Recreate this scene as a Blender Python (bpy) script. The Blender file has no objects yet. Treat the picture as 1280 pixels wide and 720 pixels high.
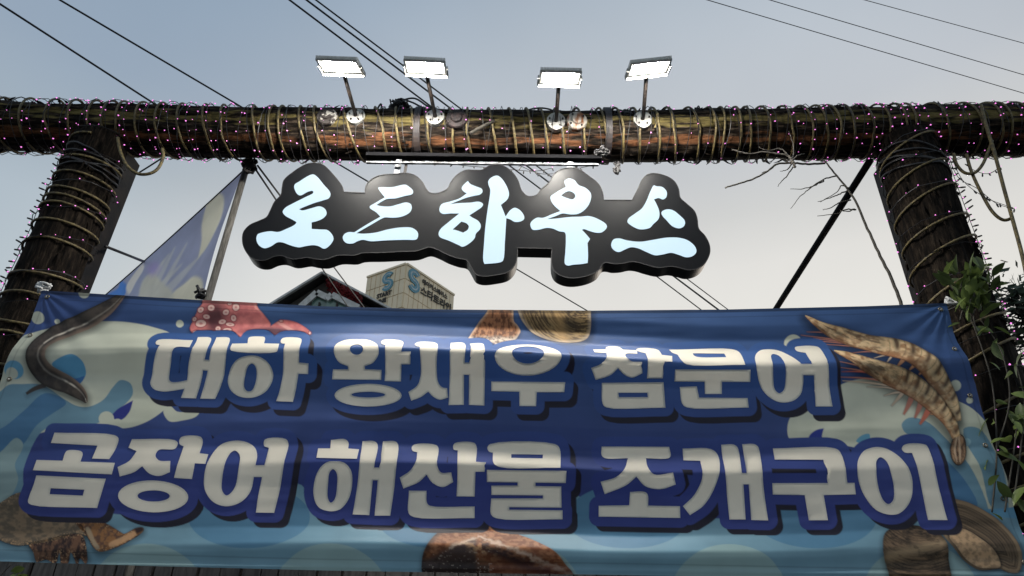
import bpy, math, random
import numpy as np
from mathutils import Vector, Matrix
from mathutils.geometry import delaunay_2d_cdt

random.seed(7)
rng = np.random.default_rng(11)
sc = bpy.context.scene
COL = sc.collection

# ------------------------------------------------------------------ camera
CAM = Vector((0.0, 0.0, 1.6))
PITCH, ROLL, FPX = math.radians(29.8), math.radians(0.7), 880.0
cd = bpy.data.cameras.new('camera')
cam = bpy.data.objects.new('camera', cd); COL.objects.link(cam)
cam.location = CAM
RM = Matrix.Rotation(math.pi / 2 + PITCH, 3, 'X') @ Matrix.Rotation(ROLL, 3, 'Z')
cam.rotation_euler = RM.to_euler()
cd.sensor_width = 36.0; cd.lens = 36.0 * FPX / 1280.0
cd.clip_start = 0.05; cd.clip_end = 4000
sc.camera = cam

# ------------------------------------------------------------------ world and sun (dusk)
SUN_EL, SUN_AZ = math.radians(4.0), math.radians(32.0)      # low, ahead and to the right
w = bpy.data.worlds.new('World'); sc.world = w; w.use_nodes = True
nt = w.node_tree; N = nt.nodes; L = nt.links; N.clear()
out = N.new('ShaderNodeOutputWorld')
sky = N.new('ShaderNodeTexSky'); sky.sky_type = 'NISHITA'; sky.sun_disc = False
sky.sun_elevation = SUN_EL; sky.sun_rotation = SUN_AZ; sky.air_density = 1.0; sky.dust_density = 2.0
bgA = N.new('ShaderNodeBackground'); bgA.inputs['Strength'].default_value = 0.10
L.new(sky.outputs[0], bgA.inputs['Color'])
tc = N.new('ShaderNodeTexCoord')
sep = N.new('ShaderNodeSeparateXYZ'); L.new(tc.outputs['Generated'], sep.inputs[0])
ramp = N.new('ShaderNodeValToRGB'); L.new(sep.outputs['Z'], ramp.inputs[0])
SKY_STOPS = [(0.0, (0.80, 0.765, 0.68)), (0.40, (0.80, 0.785, 0.735)), (0.50, (0.735, 0.725, 0.697)), (0.56, (0.62, 0.626, 0.618)),
             (0.645, (0.525, 0.555, 0.595)), (0.776, (0.485, 0.535, 0.588)), (1.0, (0.43, 0.48, 0.53))]
cr = ramp.color_ramp
while len(cr.elements) < len(SKY_STOPS): cr.elements.new(0.5)
for e, (p, c) in zip(cr.elements, SKY_STOPS):
    e.position = p; e.color = (*c, 1)
dot = N.new('ShaderNodeVectorMath'); dot.operation = 'DOT_PRODUCT'
L.new(tc.outputs['Generated'], dot.inputs[0])
dot.inputs[1].default_value = (math.sin(math.radians(20)), math.cos(math.radians(20)), 0)
mr = N.new('ShaderNodeMapRange'); L.new(dot.outputs['Value'], mr.inputs[0])
mr.inputs[1].default_value = 0.33; mr.inputs[2].default_value = 0.82; mr.interpolation_type = 'SMOOTHERSTEP'
mr.inputs[3].default_value = 0.0; mr.inputs[4].default_value = 1.0
tint = N.new('ShaderNodeMix'); tint.data_type = 'RGBA'
L.new(mr.outputs[0], tint.inputs['Factor'])
tint.inputs[6].default_value = (0.56, 0.67, 0.79, 1); tint.inputs[7].default_value = (1.0, 1.0, 1.0, 1)
mul = N.new('ShaderNodeMix'); mul.data_type = 'RGBA'; mul.blend_type = 'MULTIPLY'; mul.inputs['Factor'].default_value = 1
L.new(ramp.outputs[0], mul.inputs[6]); L.new(tint.outputs[2], mul.inputs[7])
cn = N.new('ShaderNodeTexNoise'); cn.inputs['Scale'].default_value = 2.2; cn.inputs['Detail'].default_value = 4
L.new(tc.outputs['Generated'], cn.inputs['Vector'])
cm = N.new('ShaderNodeMapRange'); L.new(cn.outputs['Fac'], cm.inputs[0])
cm.inputs[1].default_value = 0.3; cm.inputs[2].default_value = 0.7; cm.inputs[3].default_value = 0.945; cm.inputs[4].default_value = 1.05
mul2 = N.new('ShaderNodeVectorMath'); mul2.operation = 'SCALE'
L.new(mul.outputs[2], mul2.inputs[0]); L.new(cm.outputs[0], mul2.inputs['Scale'])
bgB = N.new('ShaderNodeBackground'); L.new(mul2.outputs[0], bgB.inputs['Color'])
mx = N.new('ShaderNodeMixShader'); mx.inputs[0].default_value = 0.98
L.new(bgA.outputs[0], mx.inputs[1]); L.new(bgB.outputs[0], mx.inputs[2]); L.new(mx.outputs[0], out.inputs[0])

sd = bpy.data.lights.new('sun', 'SUN'); sd.energy = 0.25; sd.angle = math.radians(25); sd.color = (1.0, 0.86, 0.72)
so = bpy.data.objects.new('sun', sd); COL.objects.link(so); so.location = (20, 20, 20)
sdir = Vector((math.sin(SUN_AZ) * math.cos(math.radians(12)), math.cos(SUN_AZ) * math.cos(math.radians(12)), math.sin(math.radians(12))))
so.rotation_euler = sdir.to_track_quat('Z', 'Y').to_euler()
vs = sc.view_settings; vs.view_transform = 'Standard'; vs.look = 'None'; vs.exposure = 0.05; vs.gamma = 1.0; vs.use_curve_mapping = False
sc.cycles.use_denoising = True
sc.cycles.max_bounces = 6; sc.cycles.sample_clamp_indirect = 4.0

# ------------------------------------------------------------------ pixel helpers (1280x720 photo pixels)
def ray(px, py):
    return (RM @ Vector(((px - 640.0) / FPX, -(py - 360.0) / FPX, -1.0)))
def at(px, py, Y):
    d = ray(px, py); t = (Y - CAM.y) / d.y
    return CAM + d * t
def atz(px, py, Z):
    d = ray(px, py); t = (Z - CAM.z) / d.z
    return CAM + d * t
RMT = np.array(RM.transposed())
def project(P):
    q = (np.asarray(P) - np.array(CAM)) @ RMT.T
    return 640 + FPX * q[..., 0] / -q[..., 2], 360 - FPX * q[..., 1] / -q[..., 2]
def lin(c):
    a = np.asarray(c, float) / 255.0
    return np.where(a <= 0.04045, a / 12.92, ((a + 0.055) / 1.055) ** 2.4)

# ------------------------------------------------------------------ noise
def _h(ix, iy, seed):
    n = (ix.astype(np.int64) * 374761393 + iy.astype(np.int64) * 668265263 + seed * 974634777) & 0x7fffffff
    n = ((n ^ (n >> 13)) * 1274126177) & 0x7fffffff
    return ((n ^ (n >> 16)) & 0xffff) / 65535.0
def vn(x, y, seed=0):
    x = np.asarray(x, float); y = np.asarray(y, float)
    ix = np.floor(x); iy = np.floor(y); fx = x - ix; fy = y - iy
    fx = fx * fx * (3 - 2 * fx); fy = fy * fy * (3 - 2 * fy)
    a = _h(ix, iy, seed); b = _h(ix + 1, iy, seed); c = _h(ix, iy + 1, seed); d = _h(ix + 1, iy + 1, seed)
    return (a * (1 - fx) + b * fx) * (1 - fy) + (c * (1 - fx) + d * fx) * fy
def fbm(x, y, seed=0, o=4):
    s = 0; a = 0.5; t = 0
    for i in range(o):
        s = s + a * vn(x * 2 ** i, y * 2 ** i, seed + i * 17); t += a; a *= 0.55
    return s / t
def sstep(a, b, x):
    t = np.clip((x - a) / (b - a), 0, 1); return t * t * (3 - 2 * t)

# ------------------------------------------------------------------ materials
def material(name, color, rough=0.6, metallic=0.0, color2=None, scale=8.0, stretch=(1, 1, 1), bump=0.0, bump_scale=None,
             lo=0.4, hi=0.6, spec=0.5, detail=5):
    m = bpy.data.materials.new(name); m.use_nodes = True
    n = m.node_tree.nodes; l = m.node_tree.links
    b = n['Principled BSDF']; b.inputs['Roughness'].default_value = rough; b.inputs['Metallic'].default_value = metallic
    b.inputs['Specular IOR Level'].default_value = spec
    t = n.new('ShaderNodeTexCoord'); mp = n.new('ShaderNodeMapping'); l.new(t.outputs['Object'], mp.inputs[0])
    mp.inputs['Scale'].default_value = stretch
    if color2 is None: color2 = tuple(c * 0.7 for c in color)
    nz = n.new('ShaderNodeTexNoise'); nz.inputs['Scale'].default_value = scale; nz.inputs['Detail'].default_value = detail
    l.new(mp.outputs[0], nz.inputs['Vector'])
    r = n.new('ShaderNodeValToRGB'); r.color_ramp.elements[0].position = lo; r.color_ramp.elements[1].position = hi
    r.color_ramp.elements[0].color = (*color, 1); r.color_ramp.elements[1].color = (*color2, 1)
    l.new(nz.outputs['Fac'], r.inputs[0]); l.new(r.outputs[0], b.inputs['Base Color'])
    if bump:
        nb = n.new('ShaderNodeTexNoise'); nb.inputs['Scale'].default_value = bump_scale or scale * 3; nb.inputs['Detail'].default_value = 6
        l.new(mp.outputs[0], nb.inputs['Vector'])
        bp = n.new('ShaderNodeBump'); bp.inputs['Strength'].default_value = bump; bp.inputs['Distance'].default_value = 0.01
        l.new(nb.outputs['Fac'], bp.inputs['Height']); l.new(bp.outputs[0], b.inputs['Normal'])
    return m
def emitter(name, color, strength, base=(0.8, 0.8, 0.8), rough=0.3):
    m = bpy.data.materials.new(name); m.use_nodes = True
    b = m.node_tree.nodes['Principled BSDF']
    b.inputs['Base Color'].default_value = (*base, 1); b.inputs['Roughness'].default_value = rough
    b.inputs['Specular IOR Level'].default_value = 0.08; b.inputs['Emission Color'].default_value = (*color, 1); b.inputs['Emission Strength'].default_value = strength
    return m
def cloth(name, attr=None, color=None, transl=0.22, rough=0.42, spec=0.5):
    m = bpy.data.materials.new(name); m.use_nodes = True
    n = m.node_tree.nodes; l = m.node_tree.links
    b = n['Principled BSDF']; b.inputs['Roughness'].default_value = rough; b.inputs['Specular IOR Level'].default_value = spec
    o = n['Material Output']; tr = n.new('ShaderNodeBsdfTranslucent'); mixs = n.new('ShaderNodeMixShader')
    mixs.inputs[0].default_value = transl
    t = n.new('ShaderNodeTexCoord'); nz = n.new('ShaderNodeTexNoise'); nz.inputs['Scale'].default_value = 5; nz.inputs['Detail'].default_value = 6
    l.new(t.outputs['Object'], nz.inputs['Vector'])
    mrg = n.new('ShaderNodeMapRange'); mrg.inputs[1].default_value = 0.3; mrg.inputs[2].default_value = 0.7
    mrg.inputs[3].default_value = 0.90; mrg.inputs[4].default_value = 1.05; l.new(nz.outputs['Fac'], mrg.inputs[0])
    if attr:
        src = n.new('ShaderNodeAttribute'); src.attribute_name = attr; so_ = src.outputs['Color']
    else:
        src = n.new('ShaderNodeRGB'); src.outputs[0].default_value = (*color, 1); so_ = src.outputs[0]
    sca = n.new('ShaderNodeVectorMath'); sca.operation = 'SCALE'
    l.new(so_, sca.inputs[0]); l.new(mrg.outputs[0], sca.inputs['Scale'])
    l.new(sca.outputs[0], b.inputs['Base Color']); l.new(sca.outputs[0], tr.inputs['Color'])
    wv = n.new('ShaderNodeTexNoise'); wv.inputs['Scale'].default_value = 260; wv.inputs['Detail'].default_value = 2
    l.new(t.outputs['Object'], wv.inputs['Vector'])
    bp = n.new('ShaderNodeBump'); bp.inputs['Strength'].default_value = 0.12; bp.inputs['Distance'].default_value = 0.002
    l.new(wv.outputs['Fac'], bp.inputs['Height']); l.new(bp.outputs[0], b.inputs['Normal'])
    l.new(b.outputs[0], mixs.inputs[1]); l.new(tr.outputs[0], mixs.inputs[2]); l.new(mixs.outputs[0], o.inputs[0])
    return m

# ------------------------------------------------------------------ objects
ORG = {}
def tag(o, label=None, cat=None, group=None, kind=None):
    if label: o['label'] = label
    if cat: o['category'] = cat
    if group: o['group'] = group
    if kind: o['kind'] = kind
    return o
def thing(name, loc, label, cat, group=None):
    o = bpy.data.objects.new(name, None); COL.objects.link(o); o.empty_display_size = 0.1
    o.location = loc; ORG[o.name] = Vector(loc)
    return tag(o, label, cat, group)
def mesh_np(name, V, F, smooth=False):
    """V (n,3); F list of tuples or an (m,k) array"""
    me = bpy.data.meshes.new(name)
    if isinstance(F, np.ndarray):
        m, k = F.shape
        me.vertices.add(len(V)); me.vertices.foreach_set('co', np.asarray(V, np.float32).ravel())
        me.loops.add(m * k); me.loops.foreach_set('vertex_index', F.astype(np.int32).ravel())
        me.polygons.add(m); me.polygons.foreach_set('loop_start', np.arange(0, m * k, k, dtype=np.int32))
        me.update(calc_edges=True)
    else:
        me.from_pydata([tuple(v) for v in V], [], F); me.update()
    if smooth: me.polygons.foreach_set('use_smooth', np.ones(len(me.polygons), bool))
    return me
def obj(name, V, F, mat, parent=None, smooth=False, origin=None):
    """V in world space; stored relative to the parent thing's base"""
    V = np.asarray(V, float)
    org = ORG[parent.name] if parent else Vector(origin if origin is not None else (0, 0, 0))
    me = mesh_np(name, V - np.array(org), F, smooth)
    if mat: me.materials.append(mat)
    o = bpy.data.objects.new(name, me); COL.objects.link(o)
    if parent: o.parent = parent
    else: o.location = org
    ORG[o.name] = org
    return o
class MB:
    def __init__(s): s.V = []; s.F = []
    def add(s, V, F):
        o = len(s.V); s.V.extend([tuple(v) for v in V]); s.F.extend([tuple(i + o for i in f) for f in F]); return s
    def box(s, c, h, M=None):
        c = Vector(c); vs_ = []
        for z in (-1, 1):
            for y in (-1, 1):
                for x in (-1, 1):
                    v = Vector((x * h[0], y * h[1], z * h[2]))
                    vs_.append(c + (M @ v if M else v))
        return s.add(vs_, [(0, 2, 3, 1), (4, 5, 7, 6), (0, 1, 5, 4), (2, 6, 7, 3), (0, 4, 6, 2), (1, 3, 7, 5)])
    def tube(s, pts, rad, n=8, caps=True):
        V, F = tube(pts, rad, n, caps); return s.add(V, F)
    def bar(s, a, b, wx, wy, up=(0, 0, 1)):
        a = Vector(a); b = Vector(b); d = (b - a); L_ = d.length; d.normalize()
        u = Vector(up); x = d.cross(u)
        if x.length < 1e-4: x = d.cross(Vector((1, 0, 0)))
        x.normalize(); y = x.cross(d)
        M = Matrix((x, y, d)).transposed()
        return s.box((a + b) / 2, (wx / 2, wy / 2, L_ / 2), M)
    def build(s, name, mat, parent=None, smooth=False, origin=None):
        return obj(name, s.V, s.F, mat, parent, smooth, origin)
def tube(pts, rad, n=8, caps=True):
    P = np.array([tuple(p) for p in pts], float); m = len(P)
    R = np.full(m, rad, float) if np.isscalar(rad) else np.array(rad, float)
    T = np.gradient(P, axis=0); T /= np.maximum(np.linalg.norm(T, axis=1, keepdims=True), 1e-9)
    a = np.array([0, 0, 1.0]) if abs(T[0][2]) < 0.9 else np.array([1.0, 0, 0])
    U = np.zeros_like(P); u = np.cross(T[0], a); u /= np.linalg.norm(u)
    for i in range(m):
        u = u - T[i] * np.dot(u, T[i]); u /= max(np.linalg.norm(u), 1e-9); U[i] = u
    W = np.cross(T, U)
    th = np.arange(n) * 2 * math.pi / n
    V = (P[:, None] + R[:, None, None] * (np.cos(th)[None, :, None] * U[:, None] + np.sin(th)[None, :, None] * W[:, None])).reshape(-1, 3)
    F = [(i * n + j, i * n + (j + 1) % n, (i + 1) * n + (j + 1) % n, (i + 1) * n + j) for i in range(m - 1) for j in range(n)]
    if caps: F += [tuple(range(n - 1, -1, -1)), tuple((m - 1) * n + j for j in range(n))]
    return V, F
def smooth_path(pts, k=6):
    P = [Vector(p) for p in pts]; o = []
    for i in range(len(P) - 1):
        p0 = P[max(i - 1, 0)]; p1 = P[i]; p2 = P[i + 1]; p3 = P[min(i + 2, len(P) - 1)]
        for j in range(k):
            t = j / k
            o.append(0.5 * ((2 * p1) + (p2 - p0) * t + (2 * p0 - 5 * p1 + 4 * p2 - p3) * t * t + (3 * p1 - p0 - 3 * p2 + p3) * t ** 3))
    o.append(P[-1]); return o

# 2-D outlines: points (x, y) are smooth, (x, y, 1) are corners
def curve2(pts, k=5):
    n = len(pts); P = [np.array(p[:2], float) for p in pts]; C = [len(p) > 2 for p in pts]; o = []
    for i in range(n):
        a, b = P[i], P[(i + 1) % n]
        if C[i] and C[(i + 1) % n]: o.append(a); continue
        p0 = 2 * a - b if C[i] else P[i - 1]
        p3 = 2 * b - a if C[(i + 1) % n] else P[(i + 2) % n]
        t0 = 0; t1 = max(np.linalg.norm(a - p0), 1e-3) ** 0.5; t2 = t1 + max(np.linalg.norm(b - a), 1e-3) ** 0.5
        t3 = t2 + max(np.linalg.norm(p3 - b), 1e-3) ** 0.5
        for j in range(k):
            t = t1 + (t2 - t1) * j / k
            A1 = (t1 - t) / t1 * p0 + t / t1 * a; A2 = (t2 - t) / (t2 - t1) * a + (t - t1) / (t2 - t1) * b
            A3 = (t3 - t) / (t3 - t2) * b + (t - t2) / (t3 - t2) * p3
            B1 = (t2 - t) / t2 * A1 + t / t2 * A2; B2 = (t3 - t) / (t3 - t1) * A2 + (t - t1) / (t3 - t1) * A3
            o.append((t2 - t) / (t2 - t1) * B1 + (t - t1) / (t2 - t1) * B2)
    return np.array(o)
def tr(o, s, pts):
    return [(o[0] + p[0] / s, o[1] + p[1] / s) + tuple(p[2:]) for p in pts]
def ell(cx, cy, rx, ry, n=36, rot=0.0):
    t = np.arange(n) * 2 * math.pi / n; x = rx * np.cos(t); y = ry * np.sin(t)
    return [(cx + a * math.cos(rot) - b * math.sin(rot), cy + a * math.sin(rot) + b * math.cos(rot)) for a, b in zip(x, y)]
def sdist(poly, x, y):
    """signed distance, negative inside"""
    P = np.asarray(poly, float); d2 = np.full(x.shape, 1e12); ins = np.zeros(x.shape, bool); n = len(P)
    for i in range(n):
        ax, ay = P[i]; bx, by = P[(i + 1) % n]; ex, ey = bx - ax, by - ay
        ll = ex * ex + ey * ey
        if ll < 1e-12: continue
        wx, wy = x - ax, y - ay; t = np.clip((wx * ex + wy * ey) / ll, 0, 1)
        d2 = np.minimum(d2, (wx - t * ex) ** 2 + (wy - t * ey) ** 2)
        if ay != by:
            c = ((ay > y) != (by > y)) & (x < ex * (y - ay) / (by - ay) + ax); ins ^= c
    d = np.sqrt(d2); return np.where(ins, -d, d)
def fill(polys, step=None, pad=0.0):
    """triangulate one outline with holes, with inner points; returns pts (n,2) and triangles"""
    pts = []; edges = []
    for P in polys:
        o = len(pts); k = len(P); pts += [Vector((float(a), float(b))) for a, b in P]
        edges += [(o + i, o + (i + 1) % k) for i in range(k)]
    if step:
        A = np.asarray(polys[0]); x0, y0 = A.min(0); x1, y1 = A.max(0)
        gx, gy = np.meshgrid(np.arange(x0 + step / 2, x1, step), np.arange(y0 + step / 2, y1, step))
        gx = gx.ravel(); gy = gy.ravel(); d = sdist(polys[0], gx, gy)
        for H in polys[1:]: d = np.maximum(d, -sdist(H, gx, gy))
        k = d < -step * 0.35
        pts += [Vector((a, b)) for a, b in zip(gx[k], gy[k])]
    r = delaunay_2d_cdt(pts, edges, [], 1, 1e-5)
    Q = np.array([tuple(v) for v in r[0]]); Tn = np.array([tuple(f) for f in r[2]]); cc = Q[Tn].mean(1)
    d = sdist(polys[0], cc[:, 0], cc[:, 1])
    for H in polys[1:]: d = np.maximum(d, -sdist(H, cc[:, 0], cc[:, 1]))
    return Q, [tuple(int(i) for i in f) for f in Tn[d < 0]]

# ================================================================== materials in use
def bark_material(name, moss, red):
    m = bpy.data.materials.new(name); m.use_nodes = True
    n = m.node_tree.nodes; l = m.node_tree.links; b = n['Principled BSDF']; b.inputs['Roughness'].default_value = 0.85
    b.inputs['Specular IOR Level'].default_value = 0.08
    at_ = n.new('ShaderNodeAttribute'); at_.attribute_name = 'grain'          # (along, around, -)
    mp = n.new('ShaderNodeMapping'); l.new(at_.outputs['Vector'], mp.inputs[0]); mp.inputs['Scale'].default_value = (3.2, 17, 1)
    nz = n.new('ShaderNodeTexNoise'); nz.inputs['Scale'].default_value = 3.0; nz.inputs['Detail'].default_value = 8; nz.inputs['Roughness'].default_value = 0.65
    l.new(mp.outputs[0], nz.inputs['Vector'])
    r = n.new('ShaderNodeValToRGB'); e = r.color_ramp.elements
    k = 1.0 if moss else 0.5
    e[0].position = 0.36; e[0].color = (0.005 * k, 0.0045 * k, 0.004 * k, 1); e[1].position = 0.74; e[1].color = (0.10 * k, 0.075 * k, 0.054 * k, 1)
    x = e.new(0.52); x.color = (0.022 * k, 0.016 * k, 0.012 * k, 1)
    l.new(nz.outputs['Fac'], r.inputs[0]); last = r.outputs[0]
    def blend(last, col, fac_sock):
        mm = n.new('ShaderNodeMix'); mm.data_type = 'RGBA'; l.new(fac_sock, mm.inputs['Factor'])
        l.new(last, mm.inputs[6]); mm.inputs[7].default_value = (*col, 1); return mm.outputs[2]
    sp = n.new('ShaderNodeSeparateXYZ'); l.new(at_.outputs['Vector'], sp.inputs[0])
    def patch(center, width, seed, amount, gs):
        # around-coordinate window broken up by noise
        mp2 = n.new('ShaderNodeMapping'); l.new(at_.outputs['Vector'], mp2.inputs[0]); mp2.inputs['Scale'].default_value = (1.6, 9, 1); mp2.inputs['Location'].default_value = (seed, seed, 0)
        n2 = n.new('ShaderNodeTexNoise'); n2.inputs['Scale'].default_value = gs; n2.inputs['Detail'].default_value = 6
        l.new(mp2.outputs[0], n2.inputs['Vector'])
        s1 = n.new('ShaderNodeMath'); s1.operation = 'SUBTRACT'; l.new(sp.outputs['Y'], s1.inputs[0]); s1.inputs[1].default_value = center
        s2 = n.new('ShaderNodeMath'); s2.operation = 'ABSOLUTE'; l.new(s1.outputs[0], s2.inputs[0])
        s3 = n.new('ShaderNodeMapRange'); l.new(s2.outputs[0], s3.inputs[0]); s3.inputs[1].default_value = 0; s3.inputs[2].default_value = width
        s3.inputs[3].default_value = 0.16; s3.inputs[4].default_value = -0.32
        s4 = n.new('ShaderNodeMath'); s4.operation = 'ADD'; l.new(s3.outputs[0], s4.inputs[0]); l.new(n2.outputs['Fac'], s4.inputs[1])
        s5 = n.new('ShaderNodeMapRange'); l.new(s4.outputs[0], s5.inputs[0]); s5.inputs[1].default_value = 0.52; s5.inputs[2].default_value = 0.64
        s5.inputs[3].default_value = 0; s5.inputs[4].default_value = amount
        return s5.outputs[0]
    if moss: last = blend(last, (0.185, 0.148, 0.056), patch(0.51, 0.15, 3.1, 0.92, 3.0))
    if red: last = blend(last, (0.18, 0.078, 0.036), patch(0.645, 0.10, 8.7, 0.85, 2.6))
    if moss:
        gr = n.new('ShaderNodeMapRange'); l.new(nz.outputs['Fac'], gr.inputs[0]); gr.inputs[1].default_value = 0.35; gr.inputs[2].default_value = 0.62; gr.inputs[3].default_value = 0.40; gr.inputs[4].default_value = 1.10
        vm = n.new('ShaderNodeVectorMath'); vm.operation = 'SCALE'; l.new(last, vm.inputs[0]); l.new(gr.outputs[0], vm.inputs['Scale']); last = vm.outputs[0]
    l.new(last, b.inputs['Base Color'])
    bp = n.new('ShaderNodeBump'); bp.inputs['Strength'].default_value = 0.9; bp.inputs['Distance'].default_value = 0.012
    l.new(nz.outputs['Fac'], bp.inputs['Height']); l.new(bp.outputs[0], b.inputs['Normal'])
    return m
M_BEAM = bark_material('beam_bark', True, True)
M_POST = bark_material('post_bark', False, False)
M_ROPE = material('rope_tube', (0.17, 0.13, 0.05), 0.6, color2=(0.07, 0.052, 0.024), scale=60, bump=0.3, bump_scale=200)
M_WIRE = material('black_wire', (0.012, 0.012, 0.013), 0.5, color2=(0.02, 0.018, 0.02), scale=30)
M_DWIRE = material('dark_green_wire', (0.015, 0.018, 0.015), 0.5, scale=30)
M_STEELD = material('dark_steel', (0.009, 0.009, 0.010), 0.6, 0.0, color2=(0.018, 0.015, 0.014), scale=12, bump=0.15, spec=0.2)
M_STEEL = material('galvanised_steel', (0.028, 0.030, 0.033), 0.7, 0.0, color2=(0.24, 0.25, 0.27), scale=20)
M_STRAP = material('strap_iron', (0.016, 0.013, 0.015), 0.6, 0.0, color2=(0.03, 0.02, 0.017), scale=18, bump=0.2)
M_ALU = material('pale_cast_aluminium', (0.78, 0.77, 0.74), 0.5, 0.0, color2=(0.66, 0.65, 0.62), scale=30)
M_ARM = material('dark_arm_tube', (0.012, 0.011, 0.011), 0.6, 0.0, color2=(0.03, 0.022, 0.018), scale=25, spec=0.25)
M_PLATE = material('white_flange_paint', (0.40, 0.40, 0.38), 0.6, color2=(0.26, 0.25, 0.23), scale=25, lo=0.45, hi=0.72, bump=0.1)
M_BOLT = material('bolt', (0.05, 0.045, 0.04), 0.5, 0.6, scale=40)
M_LED = emitter('led_white', (1.0, 0.955, 0.87), 640.0)
M_REFLGLOW = emitter('reflector_glow', (1.0, 0.95, 0.82), 0.45, (0.8, 0.8, 0.78), 0.5)  # lamp glow round the LED, put in as weak emission on the reflector
M_BULB = emitter('pink_bulb', (0.80, 0.20, 0.66), 1.7, (0.6, 0.3, 0.5))
M_SIGNK = material('sign_black_metal', (0.006, 0.006, 0.007), 0.35, color2=(0.009, 0.009, 0.010), scale=10)
M_FACE = material('sign_satin_face', (0.0045, 0.0048, 0.006), 0.36, color2=(0.0055, 0.006, 0.007), scale=3, spec=0.075)
M_GLOW = emitter('backlit_acrylic', (0.60, 0.79, 0.92), 0.94, (0.05, 0.06, 0.07), 0.4)
M_LEAF = material('vine_leaf', (0.055, 0.085, 0.022), 0.45, color2=(0.09, 0.115, 0.035), scale=9)
M_TWIG = material('grey_twig', (0.16, 0.145, 0.125), 0.8, color2=(0.08, 0.07, 0.06), scale=40)
M_TWIGD = material('dark_twig', (0.05, 0.044, 0.034), 0.8, color2=(0.03, 0.026, 0.02), scale=40)
M_RAG = material('white_tie', (0.6, 0.6, 0.6), 0.8, color2=(0.45, 0.45, 0.45), scale=40)

# ================================================================== ground
gv = [(-600, -600, 0), (600, -600, 0), (600, 600, 0), (-600, 600, 0)]
M_GROUND = material('asphalt', (0.05, 0.05, 0.05), 0.9, color2=(0.075, 0.072, 0.07), scale=3, bump=0.3, bump_scale=60)
tag(obj('ground', gv, [(0, 1, 2, 3)], M_GROUND), kind='structure')

# ================================================================== log gateway
YG = 3.10; RB = 0.148
axis_px = [(-120, 155), (0, 157), (160, 162), (320, 167), (640, 170.5), (900, 169), (1100, 165), (1200, 163.5), (1400, 162)]
axis_w = smooth_path([at(x, y, YG) for x, y in axis_px], 10)
AX = np.array([tuple(p) for p in axis_w])
def beam_z(x): return np.interp(x, AX[:, 0], AX[:, 2])
def beam_hit(px, py, r=RB):
    d = ray(px, py); X = d.x * (YG / d.y)
    for _ in range(3):
        zc = float(beam_z(X)); oy, oz = CAM.y - YG, CAM.z - zc
        a = d.y ** 2 + d.z ** 2; b = 2 * (oy * d.y + oz * d.z); c = oy * oy + oz * oz - r * r
        q = b * b - 4 * a * c
        t = (-b - math.sqrt(max(q, 0))) / (2 * a); X = d.x * t
    p = CAM + d * t
    return p, Vector((0, p.y - YG, p.z - zc)).normalized()
def log_mesh(P, R, nl, na, seed, rough):
    """P two or more axis points, R radii; around 0.25 = top / 0.5 = towards camera for a beam"""
    P = np.array([tuple(p) for p in P], float); R = np.array(R, float)
    s = np.concatenate([[0], np.cumsum(np.linalg.norm(np.diff(P, axis=0), axis=1))])
    t = np.linspace(0, s[-1], nl)
    A = np.stack([np.interp(t, s, P[:, i]) for i in range(3)], 1); RR = np.interp(t, s, R)
    T = np.gradient(A, axis=0); T /= np.linalg.norm(T, axis=1, keepdims=True)
    horiz = abs(T[0][0]) > 0.7
    ref = np.array([0, 1.0, 0]); U = ref - T * (T @ ref)[:, None]; U /= np.linalg.norm(U, axis=1, keepdims=True)
    W = np.cross(T, U)
    if horiz: W = -np.sign(W[0][2]) * -W if W[0][2] > 0 else -W
    a = np.arange(na) / na
    TT, AA = np.meshgrid(t, a, indexing='ij')
    ph = AA * 2 * math.pi
    d = (fbm(TT * 3.0, np.cos(ph) * 2.2 + 5, seed) + fbm(TT * 3.0, np.sin(ph) * 2.2 + 9, seed + 5) - 1.0) * 1.3
    g = fbm(TT * 5.0, AA * na * 0.45, seed + 9, 3) - 0.5
    crack = -sstep(0.60, 0.72, fbm(TT * 1.1, AA * 15, seed + 30, 2)) * 1.2
    rad = RR[:, None] + rough * (0.75 * d + 0.65 * g + 0.7 * crack)
    V = A[:, None] + rad[..., None] * (np.cos(ph)[..., None] * U[:, None] + np.sin(ph)[..., None] * W[:, None])
    idx = np.arange(nl * na).reshape(nl, na)
    F = np.stack([idx[:-1], idx[1:], np.roll(idx, -1, 1)[1:], np.roll(idx, -1, 1)[:-1]], -1).reshape(-1, 4)
    return V.reshape(-1, 3), F, np.stack([TT, AA, TT * 0], -1).reshape(-1, 3), idx
def log_obj(name, P, R, nl, na, seed, rough, mat, parent):
    V, F, G, idx = log_mesh(P, R, nl, na, seed, rough)
    o = obj(name, V, F, mat, parent, True)
    at_ = o.data.attributes.new('grain', 'FLOAT_VECTOR', 'POINT'); at_.data.foreach_set('vector', G.astype(np.float32).ravel())
    for r in (0, -1):
        ring = [Vector(V[i]) for i in idx[r]]; MB().add(ring, [tuple(range(len(ring)))]).build('cut_end', mat, o)
    return o
def extend(a, b, z=0.0):
    t = (z - a.z) / (b.z - a.z); return a + (b - a) * t
YP = 3.06
PL0, PL1 = at(128, 176, YP), at(54, 363, YP)
PR0, PR1 = at(1130, 178, YP), at(1187, 350, YP)
gate = thing('log_gateway', (0, YP, 0), 'bark-covered log gateway with two thick posts and a crossbeam', 'gateway')
bo = log_obj('beam', AX, [RB + 0.006, RB, RB + 0.004] if False else np.full(len(AX), RB), 620, 64, 3, 0.019, M_BEAM, gate)
pl = log_obj('post', [PL0, PL1, extend(PL0, PL1, -0.05)], [0.134, 0.146, 0.17], 420, 64, 40, 0.018, M_POST, gate)
pr = log_obj('post', [PR0, PR1, extend(PR0, PR1, -0.05)], [0.150, 0.162, 0.185], 420, 64, 60, 0.020, M_POST, gate)
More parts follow.
